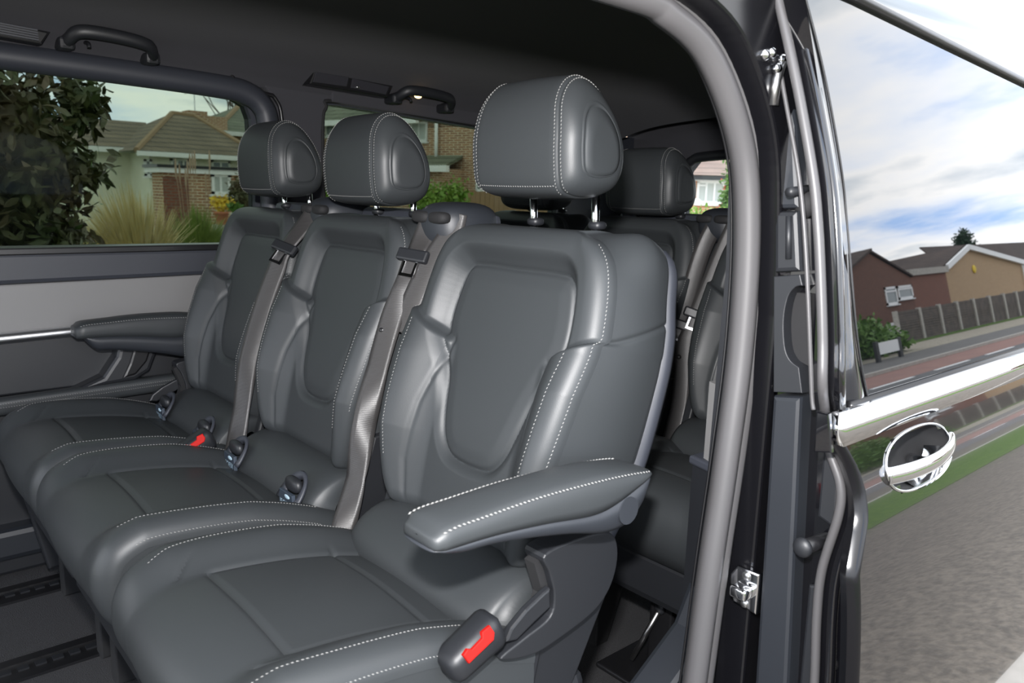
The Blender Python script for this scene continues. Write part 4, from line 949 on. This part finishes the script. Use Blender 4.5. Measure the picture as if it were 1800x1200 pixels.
# ------------------------------------------------------------------ houses
class House:
    def __init__(s, name, label, p1, p2, mirror=False, cat='house'):
        s.o = np.array([p1[0], p1[1], 0.0]); d = np.array([p2[0]-p1[0], p2[1]-p1[1], 0.0]); s.len = np.linalg.norm(d); s.ex = d/s.len
        s.ed = np.array([-s.ex[1], s.ex[0], 0.0]); s.mirror = mirror
        if s.ed@s.o < 0: s.ed = -s.ed
        s.root = thing(name, label, cat, (p1[0], p1[1], GZ))
    def px(s, u, v, d=0.0):
        q = s.o+s.ed*d
        if s.mirror:
            n = np.array([0, -math.cos(WT), math.sin(WT)]); q0 = np.array([0, .445, .78]); dr = ray(u, v); t = ((q0-CAM)@n)/(dr@n); P = CAM+dr*t; dr = dr-2*(dr@n)*n
        else: P = CAM; dr = ray(u, v)
        t = ((q-P)@s.ed)/(dr@s.ed); X = P+dr*t; return float((X-s.o)@s.ex), float(X[2])
    def add(s, name, VF, m, parent=None, smooth=False):
        V = np.asarray(VF[0], float); Wv = s.o+V[:, :1]*s.ex+V[:, 1:2]*s.ed+V[:, 2:3]*np.array([0, 0, 1.0])
        return obj(name, Wv, VF[1], m, parent or s.root, smooth)
    def poly(s, name, pts, d0, d1, m, parent=None): return s.add(name, prism(pts, 'y', d0, d1), m, parent)
    def bx(s, name, a0, a1, d0, d1, z0, z1, m, parent=None): return s.add(name, box(a0, a1, d0, d1, z0, z1), m, parent)
    def window(s, a0, a1, z0, z1, mull=(.5,), trans=None, m='pane', d=0.0, fw=.07):
        parts = [box(a0, a1, d-.05, d+.03, z0, z0+fw), box(a0, a1, d-.05, d+.03, z1-fw, z1), box(a0, a0+fw, d-.05, d+.03, z0, z1), box(a1-fw, a1, d-.05, d+.03, z0, z1)]
        for q in mull: c = a0+(a1-a0)*q; parts.append(box(c-fw*.4, c+fw*.4, d-.045, d+.03, z0, z1))
        for q in (trans or []): c = z0+(z1-z0)*q[0]; parts.append(box(a0+(a1-a0)*q[1], a0+(a1-a0)*q[2], d-.045, d+.03, c-fw*.35, c+fw*.35))
        w_ = s.add('window', merge(parts), 'white'); cuts = [0]+list(mull)+[1]
        for a, b in zip(cuts[:-1], cuts[1:]): s.add('pane', box(a0+(a1-a0)*a, a0+(a1-a0)*b, d-.012, d-.004, z0, z1), m, w_)
        s.add('sill', box(a0-.06, a1+.06, d-.10, d+.02, z0-.06, z0), 'white', w_)
        return w_
    def slab(s, name, quad, m, th=.12, parent=None):
        Q = np.asarray(quad, float); n = len(Q); V = np.r_[Q, Q-np.array([0, 0, th])]; F_ = [list(range(n)), list(range(n, 2*n))[::-1]]+[(i, i+n, (i+1) % n+n, (i+1) % n) for i in range(n)]
        return s.add(name, (V, F_), m, parent)
# bungalow
Yb = 26.0; A = at(262, 270, 'y', Yb); B = at(445, 270, 'y', Yb)
H = House('bungalow', 'cream bungalow with brown hipped tile roof beyond the far window', A, B)
ez = H.px(300, 268)[1]; a_l = 0; a_r = H.len
H.bx('wall', 0, a_r, 0, 7, GZ, ez, 'cream')
rl = H.px(302, 199, 3.6); rr_ = H.px(342, 204, 3.6)
FL, FR, BL, BR = (-.5, -.5, ez), (a_r+.3, -.5, ez-.1), (-.5, 7.5, ez), (a_r+.3, 7.5, ez-.1); RL = (rl[0], 3.6, rl[1]); RR = (rr_[0], 3.6, rr_[1])
rf = H.add('roof', ([FL, FR, BR, BL, RL, RR], [(0, 1, 5, 4), (1, 2, 5), (2, 3, 4, 5), (3, 0, 4)]), 'tile')
for a, b in ((FL, RL), (FR, RR), (RL, RR)): H.add('ridge_tiles', tube([a, b], .09, 6), 'ridge', rf)
H.add('gutter', box(-.5, a_r+.3, -.62, -.46, ez-.16, ez-.02), 'white')
a0, z0 = H.px(254, 309); a1, z1 = H.px(266, 280); H.window(a0, a1, z0, z1, (), None)
a0, z0 = H.px(300, 296); a1, z1 = H.px(333, 280); H.window(a0, a1, z0, z1, (.33, .66))
a0, z0 = H.px(371, 296); a1, z1 = H.px(404, 283); H.window(a0, a1, z0, z1, (.5,))
c = H.px(343, 203, 4.5); H.bx('chimney', c[0]-.35, c[0]+.35, 4.2, 4.9, c[1]-.8, c[1]+.15, 'brick')
ant = [(c[0], 4.5, c[1]), (c[0], 4.5, c[1]+1.0)]; an = H.add('aerial', tube(ant, .02, 5), 'steel'); H.add('aerial_arm', tube([(c[0]-.35, 4.5, c[1]+.75), (c[0]+.55, 4.5, c[1]+.95)], .018, 5), 'steel', an)
# left wing
wa = H.px(150, 262, 2)[0]; we = H.px(240, 262, 2)[1]; wr = H.px(240, 214, 5.5)
H.bx('wing_wall', wa, 0.2, 2, 8, GZ, we, 'cream')
H.add('wing_roof', ([(wa, 1.6, we), (.6, 1.6, we), (1.6, 5.5, wr[1]), (wa-1, 5.5, wr[1]), (wa, 9, we), (.6, 9, we)], [(0, 1, 2, 3), (3, 2, 5, 4)]), 'tile')
H.add('wing_gutter', box(wa, .3, 1.45, 1.62, we-.16, we), 'white')
# brick garage
Yg = 20.5; A = at(287, 300, 'y', Yg); B = at(450, 300, 'y', Yg)
H = House('brick_garage', 'flat roofed brown brick garage with white window and fascia', A, B, cat='garage'); zt = H.px(340, 305)[1]
H.bx('wall', 0, H.len, 0, .9, GZ, zt, 'brick'); H.bx('fascia', -.15, H.len+.1, -.15, 1, zt, zt+.12, 'white'); H.bx('roof_felt', -.2, H.len+.1, -.2, 1, zt+.12, zt+.19, 'black')
a0, z0 = H.px(372, 341); a1, z1 = H.px(404, 307); H.window(a0, a1, z0, z1, (.48,), None, 'panel')
a0, z0 = H.px(290, 395); a1, z1 = H.px(330, 312); H.bx('garage_door', a0, a1, -.03, .02, GZ, z1, 'brickd')
# house behind, grey roof
Yh = 36.0; A = at(372, 240, 'y', Yh); B = at(520, 240, 'y', Yh)
H = House('brick_house', 'brick house with grey hipped roof rising behind the bungalow', A, B); ez = H.px(400, 232)[1]
H.bx('wall', .8, H.len, 0, 8, GZ, ez, 'brick'); r1 = H.px(420, 186, 4)
rf = H.add('roof', ([(0, -.5, ez), (H.len, -.5, ez), (H.len, 8.5, ez), (0, 8.5, ez), (r1[0], 4, r1[1]), (H.len, 4, r1[1])], [(0, 1, 5, 4), (1, 2, 5), (2, 3, 4, 5), (3, 0, 4)]), 'tileg')
H.add('ridge_tiles', tube([(0, -.5, ez), (r1[0], 4, r1[1])], .12, 6), 'ridge', rf); H.add('gutter', box(0, H.len, -.65, -.48, ez-.18, ez), 'white')
c = H.px(381, 215, -1); H.bx('chimney', c[0]-.6, c[0]+.7, -.4, .9, c[1]-2, c[1]+.3, 'brick')
a0, z0 = H.px(423, 262); a1, z1 = H.px(432, 236); H.window(a0, a1, z0, z1, ())
# pots by the garage
def pot(label, u, v, y, fol, fm_, s=1.0, white=False):
    p = at(u, v, 'y', y); t = thing('potted_plant', label, 'potted plant', (p[0], y, GZ+.03), 'pots by the garage')
    pr_ = [(.11, 0), (.15, .25), (.17, .25), (.17, .30), (.13, .30), (.12, .22)]; n = 14; V = []
    for r, z in pr_:
        for k in range(n): V.append((p[0]+r*s*math.cos(6.283*k/n), y+r*s*math.sin(6.283*k/n), p[2]-.3*s+z*s))
    obj('pot', V, [(i*n+j, i*n+(j+1) % n, (i+1)*n+(j+1) % n, (i+1)*n+j) for i in range(5) for j in range(n)], 'white' if white else 'terra', t, True)
    obj('plinth', *box(p[0]-.16*s, p[0]+.16*s, y-.16*s, y+.16*s, GZ+.03, p[2]-.3*s), 'conc', t)
    o = obj('leaves', *leafset(blobpts([((p[0], y, p[2]+.22*s), (.28*s, .22*s, .22*s))], 300, 4, .2), .09, .5, 0, 4), fm_, t); o['kind'] = 'stuff'
    return t
pot('terracotta pot of yellow flowers beside the brick garage', 389, 372, 18.5, 1, 'yellow', 1.0); pot('pale pot with a small plant next to the yellow flowers', 413, 374, 17.5, 1, 'leafg', .55, True)
p_ = at(423, 345, 'y', 18.9); plant('small_shrub', 'dark small shrub against the garage wall', 'shrub', [((p_[0], 18.9, p_[2]), (.3, .3, .45))], 900, .10, 'leafd', .5, 0, 21)
# bare tree behind
def baretree(label, u, v, y, h):
    p = at(u, v, 'y', y); t = thing('bare_tree', label, 'tree', (p[0], y, GZ)); rng = np.random.default_rng(3)
    obj('trunk', *tube([(p[0], y, GZ), (p[0]+.1, y, p[2])], .16, 6), 'bark', t, True); parts = []
    for k in range(34):
        a = np.array([p[0]+rng.normal()*.35, y+rng.normal()*.3, p[2]-rng.random()*1.0]); b = a+np.array([rng.normal()*.7, rng.normal()*.5, h*rng.uniform(.5, 1.0)]); parts.append(tube([a, (a+b)/2+rng.normal(size=3)*.12, b], .03, 4))
    o = obj('branches', *merge(parts), 'bark', t); o['kind'] = 'stuff'
baretree('leafless tree above the grey roof behind the bungalow', 418, 205, 45, 2.2)

# two storey brick house seen through the second far window
def dp(u, v, d): return CAM+ray(u, v)*d
A = dp(540, 213, 30); B = dp(860, 205, 25.6)
H = House('brick_house', 'two storey brown brick house behind the middle headrest', A, B); ez = H.px(650, 212)[1]
H.bx('wall', .9, H.len+1.5, 0, 8, GZ, ez, 'brick'); rt = H.px(600, 150, 4)
ar = H.px(752, 212)[0]
H.add('roof', ([(0, -.5, ez), (ar, -.5, ez), (ar, 4, ez+3.2), (0, 4, ez+3.2), (0, 8.5, ez), (ar, 8.5, ez)], [(0, 1, 2, 3), (3, 2, 5, 4)]), 'tileg')
H.add('gutter', box(0, ar, -.65, -.48, ez-.2, ez-.02), 'white')
H.poly('gable_wall', [(ar-.1, ez-.3), (H.len+1.5, ez-.3), (H.len+1.5, ez+2.8), (ar-.1, ez+2.8)], .0, 6, 'brick')
a0, z0 = H.px(573, 240); a1, z1 = H.px(590, 217); H.window(a0, a1, z0, z1, ())
a0, z0 = H.px(722, 249); a1, z1 = H.px(752, 214); H.window(a0, a1, z0, z1, (.5,), None, 'panel')
for (u, va, vb) in ((571, 213, 275), (771, 213, 288)):
    c0 = H.px(u, va); c1 = H.px(u, vb); H.add('downpipe', tube([(c0[0], -.12, c0[1]), (c0[0], -.12, c1[1])], .06, 8), 'white', None, True)
q0 = H.px(690, 295, -1.2); q1 = H.px(786, 290, -1.2); lz = H.px(760, 273)[1]
H.slab('porch_roof', [(q0[0], -1.3, q1[1]), (q1[0], -1.3, q1[1]), (q1[0]-.25, 0, lz), (q0[0], 0, lz)], 'tileg', .1); H.bx('porch_gutter', q0[0], q1[0]+.15, -1.45, -1.28, q1[1]-.22, q1[1]-.02, 'white')
H.bx('porch_wall', q0[0], q1[0]-.3, -1.1, 0, GZ, q1[1]-.1, 'brick')
a0, z0 = H.px(837, 336); a1, z1 = H.px(862, 314); H.window(a0, a1, z0, z1, (), [(.55, 0, 1)])
def hedge(label, u0, u1, v, y, h, m='leafl', seed=5, n=2600):
    a = at(u0, v, 'y', y); b = at(u1, v, 'y', y); k = max(2, int((b[0]-a[0])/.5)); bl = [((a[0]+(b[0]-a[0])*(i+.5)/k, y, a[2]-h*.5+.1*math.sin(i*2.1)), ((b[0]-a[0])/k*.75, .35, h*.6)) for i in range(k)]
    return plant('hedge', label, 'hedge', bl, n, .09, m, .55, 0, seed, None, .6)
hedge('bright green hedge behind the middle headrest and belt outlet', 738, 815, 330, 14, .9)
hedge('small green hedge glimpsed between the two far headrests', 560, 580, 330, 14, .7, seed=6, n=900)
# brown close-board fence right of that hedge
A = dp(812, 340, 20); B = dp(1000, 350, 18.5); H = House('board_fence', 'brown board fence behind the near headrest', A, B, cat='fence'); zt = H.px(850, 336)[1]
nb = int(H.len/.14)
for k in range(nb): H.bx('board', k*.14, k*.14+.132, 0, .025, GZ, zt-.01*(k % 2), 'woodb')
for a in (0, H.len*.5, H.len): H.bx('post', a-.05, a+.05, .03, .13, GZ, zt+.05, 'woodb')

# house behind the van, seen through the tailgate glass
A = dp(1150, 310, 24); B = dp(1390, 313, 23.6); H = House('orange_brick_house', 'orange brick house with pink tiled roof behind the rear window', A, B); ez = H.px(1260, 309)[1]
H.bx('wall', 0, H.len, 0, 7, GZ, ez, 'bricko'); rt = H.px(1260, 250, 4)[1]
H.add('roof', ([(-.4, -.45, ez), (H.len+.4, -.45, ez), (H.len+.4, 3.6, rt), (-.4, 3.6, rt), (H.len+.4, 7.5, ez), (-.4, 7.5, ez)], [(0, 1, 2, 3), (3, 2, 4, 5)]), 'tilep')
H.bx('gutter', -.4, H.len+.4, -.6, -.45, ez-.14, ez-.03, 'black'); H.bx('soffit', -.4, H.len+.4, -.45, 0, ez-.17, ez-.12, 'white')
a0, z0 = H.px(1223, 357); a1, z1 = H.px(1288, 319); H.window(a0, a1, z0, z1, (.27, .5, .76), [(.8, 0, .27), (.8, .76, 1)], 'panel')
tb = [((CAM+ray(1302, 330)*12), (.26, .28, .62)), ((CAM+ray(1318, 300)*12), (.3, .3, .6)), ((CAM+ray(1300, 360)*12), (.30, .3, .35)), ((CAM+ray(1290, 345)*12), (.16, .2, .2))]
tb = [(np.array(c), r) for c, r in tb]; tree = plant('berry_tree', 'green shrub dotted with red berries outside the rear window', 'shrub', tb, 4500, .075, 'leafg', .5, 0, 31, None, .5)
bp_ = blobpts(tb, 70, 12, .95); o = obj('berries', *merge([ell(p, (.015, .015, .015), 6, 4) for p in bp_]), 'berry', tree, True); o['kind'] = 'stuff'
c = dp(1215, 392, 10); plant('hedge', 'bright green low hedge below the rear window', 'hedge', [((c[0], c[1], c[2]), (.35, .9, .22)), ((c[0]-.1, c[1]-.6, c[2]-.05), (.35, .6, .2))], 2200, .06, 'leafl', .55, 0, 33, None, .6)
c = dp(1223, 364, 18); t = thing('garden_lantern', 'white garden lantern in front of the orange brick house', 'lantern', (c[0], c[1], GZ))
obj('post', *tube([(c[0], c[1], GZ), (c[0], c[1], c[2]-.1)], .035, 8), 'white', t, True); obj('lantern_glass', *sweep([(c[0], c[1], c[2]-.1), (c[0], c[1], c[2]+.12)], circ(.09, 8)), 'panel', t); obj('lantern_cap', *ell((c[0], c[1], c[2]+.13), (.12, .12, .06), 10, 6), 'white', t, True)

# ------------------------------------------------------------------ across the road (seen mirrored in the door)
Ym = YF-3.0
A = mir(1440, 560, 'y', Ym); B = mir(1640, 545, 'y', Ym)
H = House('red_brick_house', 'dark red brick gabled house mirrored in the door glass', A, B, True)
ap = H.px(1527, 445); e1 = H.px(1600, 487); al = 2*ap[0]-e1[0]
H.poly('gable_wall', [(al, GZ), (e1[0], GZ), (e1[0], e1[1]), ap, (al, e1[1])], 0, 8, 'brickr')
H.slab('roof', [(al-.2, -.2, e1[1]), (ap[0], -.2, ap[1]+.1), (ap[0], 8, ap[1]+.1), (al-.2, 8, e1[1])], 'tiled', -.12); H.slab('roof', [(e1[0]+.1, -.12, e1[1]), (ap[0], -.12, ap[1]+.06), (ap[0], 8, ap[1]+.06), (e1[0]+.1, 8, e1[1])], 'tiled', -.1)
x1, z1 = H.px(1665, 478); z0 = H.px(1610, 488)[1]
H.bx('extension_wall', e1[0]-.05, x1, .1, 6, GZ, z1, 'brickd'); H.bx('extension_fascia', e1[0]-.05, x1+.15, -.05, 6, z1, z1+.35, 'conc')
for (ua, va, ub, vb) in ((1559, 537, 1573, 503), (1580, 527, 1601, 500)):
    a0, z0 = H.px(ua, va); a1, z1 = H.px(ub, vb); H.window(a0, a1, z0, z1, (), [(.75, 0, 1)], 'pane', 0, .12)
a0, z0 = H.px(1561, 588); a1, z1 = H.px(1568, 567); H.bx('meter_box', a0, a1, -.08, 0, z0, z1, 'white')
Yt = YF-6.0; A = mir(1650, 500, 'y', Yt); B = mir(1800, 500, 'y', Yt)
H = House('tan_brick_house', 'tan brick house with white bargeboards mirrored beside the red one', A, B, True)
ap = H.px(1697, 435); e0 = H.px(1660, 470); e2 = H.px(1795, 462); e2 = (e2[0], e2[1])
H.poly('gable_wall', [(e0[0], GZ), (e2[0], GZ), (e2[0], e2[1]), ap, (e0[0], e0[1])], 0, 9, 'brickt')
for p, q in ((e0, ap), (ap, e2)): H.add('bargeboard', sweep([(p[0], -.2, p[1]), (q[0], -.2, q[1])], [(-.08, -.18), (.08, -.18), (.08, .18), (-.08, .18)], (0, 0, 1)), 'white')
H.slab('roof', [(e0[0]-.2, 0, e0[1]), (ap[0], 0, ap[1]+.1), (ap[0], 9, ap[1]+.1), (e0[0]-.2, 9, e0[1])], 'tiled', -.12); H.slab('roof', [(e2[0]+.2, 0, e2[1]), (ap[0], 0, ap[1]+.1), (ap[0], 9, ap[1]+.1), (e2[0]+.2, 9, e2[1])], 'tiled', -.12)
bk = H.px(1690, 431, 9); b2 = H.px(1860, 470, 9); H.slab('rear_roof', [(bk[0]-2, 9, ap[1]-1.5), (b2[0]+30, 9, ap[1]-1.5), (b2[0]+30, 13, ap[1]+2.6), (bk[0], 13, ap[1]+2.6)], 'tiled', .15)
c = H.px(1711, 473); H.add('alarm_box', ell((c[0], -.05, c[1]), (.3, .1, .3), 8, 6), 'yellow')
H.add('downpipe', tube([(e2[0]-.3, -.15, e2[1]-.2), (e2[0]-.3, -.15, GZ)], .08, 6), 'white')
# panel fence with concrete posts
xs_ = fl_[0]; fx = [];  u_ = [1578, 1621, 1657, 1689, 1719, 1748, 1774, 1797, 1816]
t = thing('panel_fence', 'weathered panel fence with concrete posts across the road', 'fence', (xs_, YF, GZ))
px_ = [mir(u, 580, 'y', YF)[0] for u in u_]; zt = (mir(1578, 555, 'y', YF)[2]+mir(1797, 506, 'y', YF)[2])/2
dxp = px_[-1]-px_[-2]
px_ += [px_[-1]+dxp*k for k in range(1, 5)]
for i, x in enumerate(px_):
    obj('post', *box(x-.1, x+.1, YF-.07, YF+.09, GZ, zt+.05), 'conc', t)
    if i+1 < len(px_):
        pn = obj('fence_panel', *box(x+.1, px_[i+1]-.1, YF-.03, YF+.01, GZ+.06, zt), 'wood', t); n = 12; hh = (zt-GZ-.06)/n
        sm = merge([box(x+.1, px_[i+1]-.1, YF+.01, YF+.03, GZ+.06+k*hh, GZ+.06+k*hh+hh*.8) for k in range(n)]); o = obj('slats', *sm, 'wood', pn); o['kind'] = 'stuff'
# street name board (blank plate, too small to read)
Ys = YK-1.6; q0 = mir(1541, 612, 'y', Ys); q1 = mir(1579, 595, 'y', Ys); t = thing('street_sign', 'low white street name board on two black posts at the verge', 'sign', ((q0[0]+q1[0])/2, Ys, GZ))
obj('plate', *box(q0[0], q1[0], Ys-.02, Ys+.02, q1[2]-.35, q1[2]), 'white', t)
for x in (q0[0], q1[0]): obj('post', *box(x-.09, x+.09, Ys-.06, Ys+.03, GZ, q1[2]+.05), 'black', t)
c = mir(1520, 600, 'y', YK-3.2); plant('garden_shrub', 'green garden shrub before the red brick house', 'shrub', [((c[0], YK-3.2, .1), (1.0, .9, .7)), ((c[0]+1.6, YK-3.3, -.1), (.9, .8, .55)), ((c[0]-2.5, YK-3.3, .3), (1.6, .9, .9))], 3500, .2, 'leafg', .5, 0, 41)
# conifers and trees behind
for k, (u, v, wv, y, m, lab) in enumerate(((1690, 408, 2.6, YF-26, 'conif', 'dark conifer behind the tan house'), (1650, 452, 3.4, YF-24, 'leafd', 'round dark tree between the mirrored houses'), (1580, 465, 3.2, YF-22, 'leafd', 'low tree behind the red brick roof'))):
    q = mir(u, v, 'y', y); h = q[2]-GZ; bl = [((q[0], y, GZ+h*.35), (wv, wv, h*.38)), ((q[0], y, GZ+h*.7), (wv*.6, wv*.6, h*.3)), ((q[0], y, GZ+h*.9), (wv*.3, wv*.3, h*.13))] if k == 0 else [((q[0], y, GZ+h*.6), (wv, wv, h*.4))]
    plant('tree', lab, 'tree', bl, 4000, .6, m, .4, 0, 50+k, [((q[0], y, GZ), (q[0], y, GZ+h*.5), .25)])
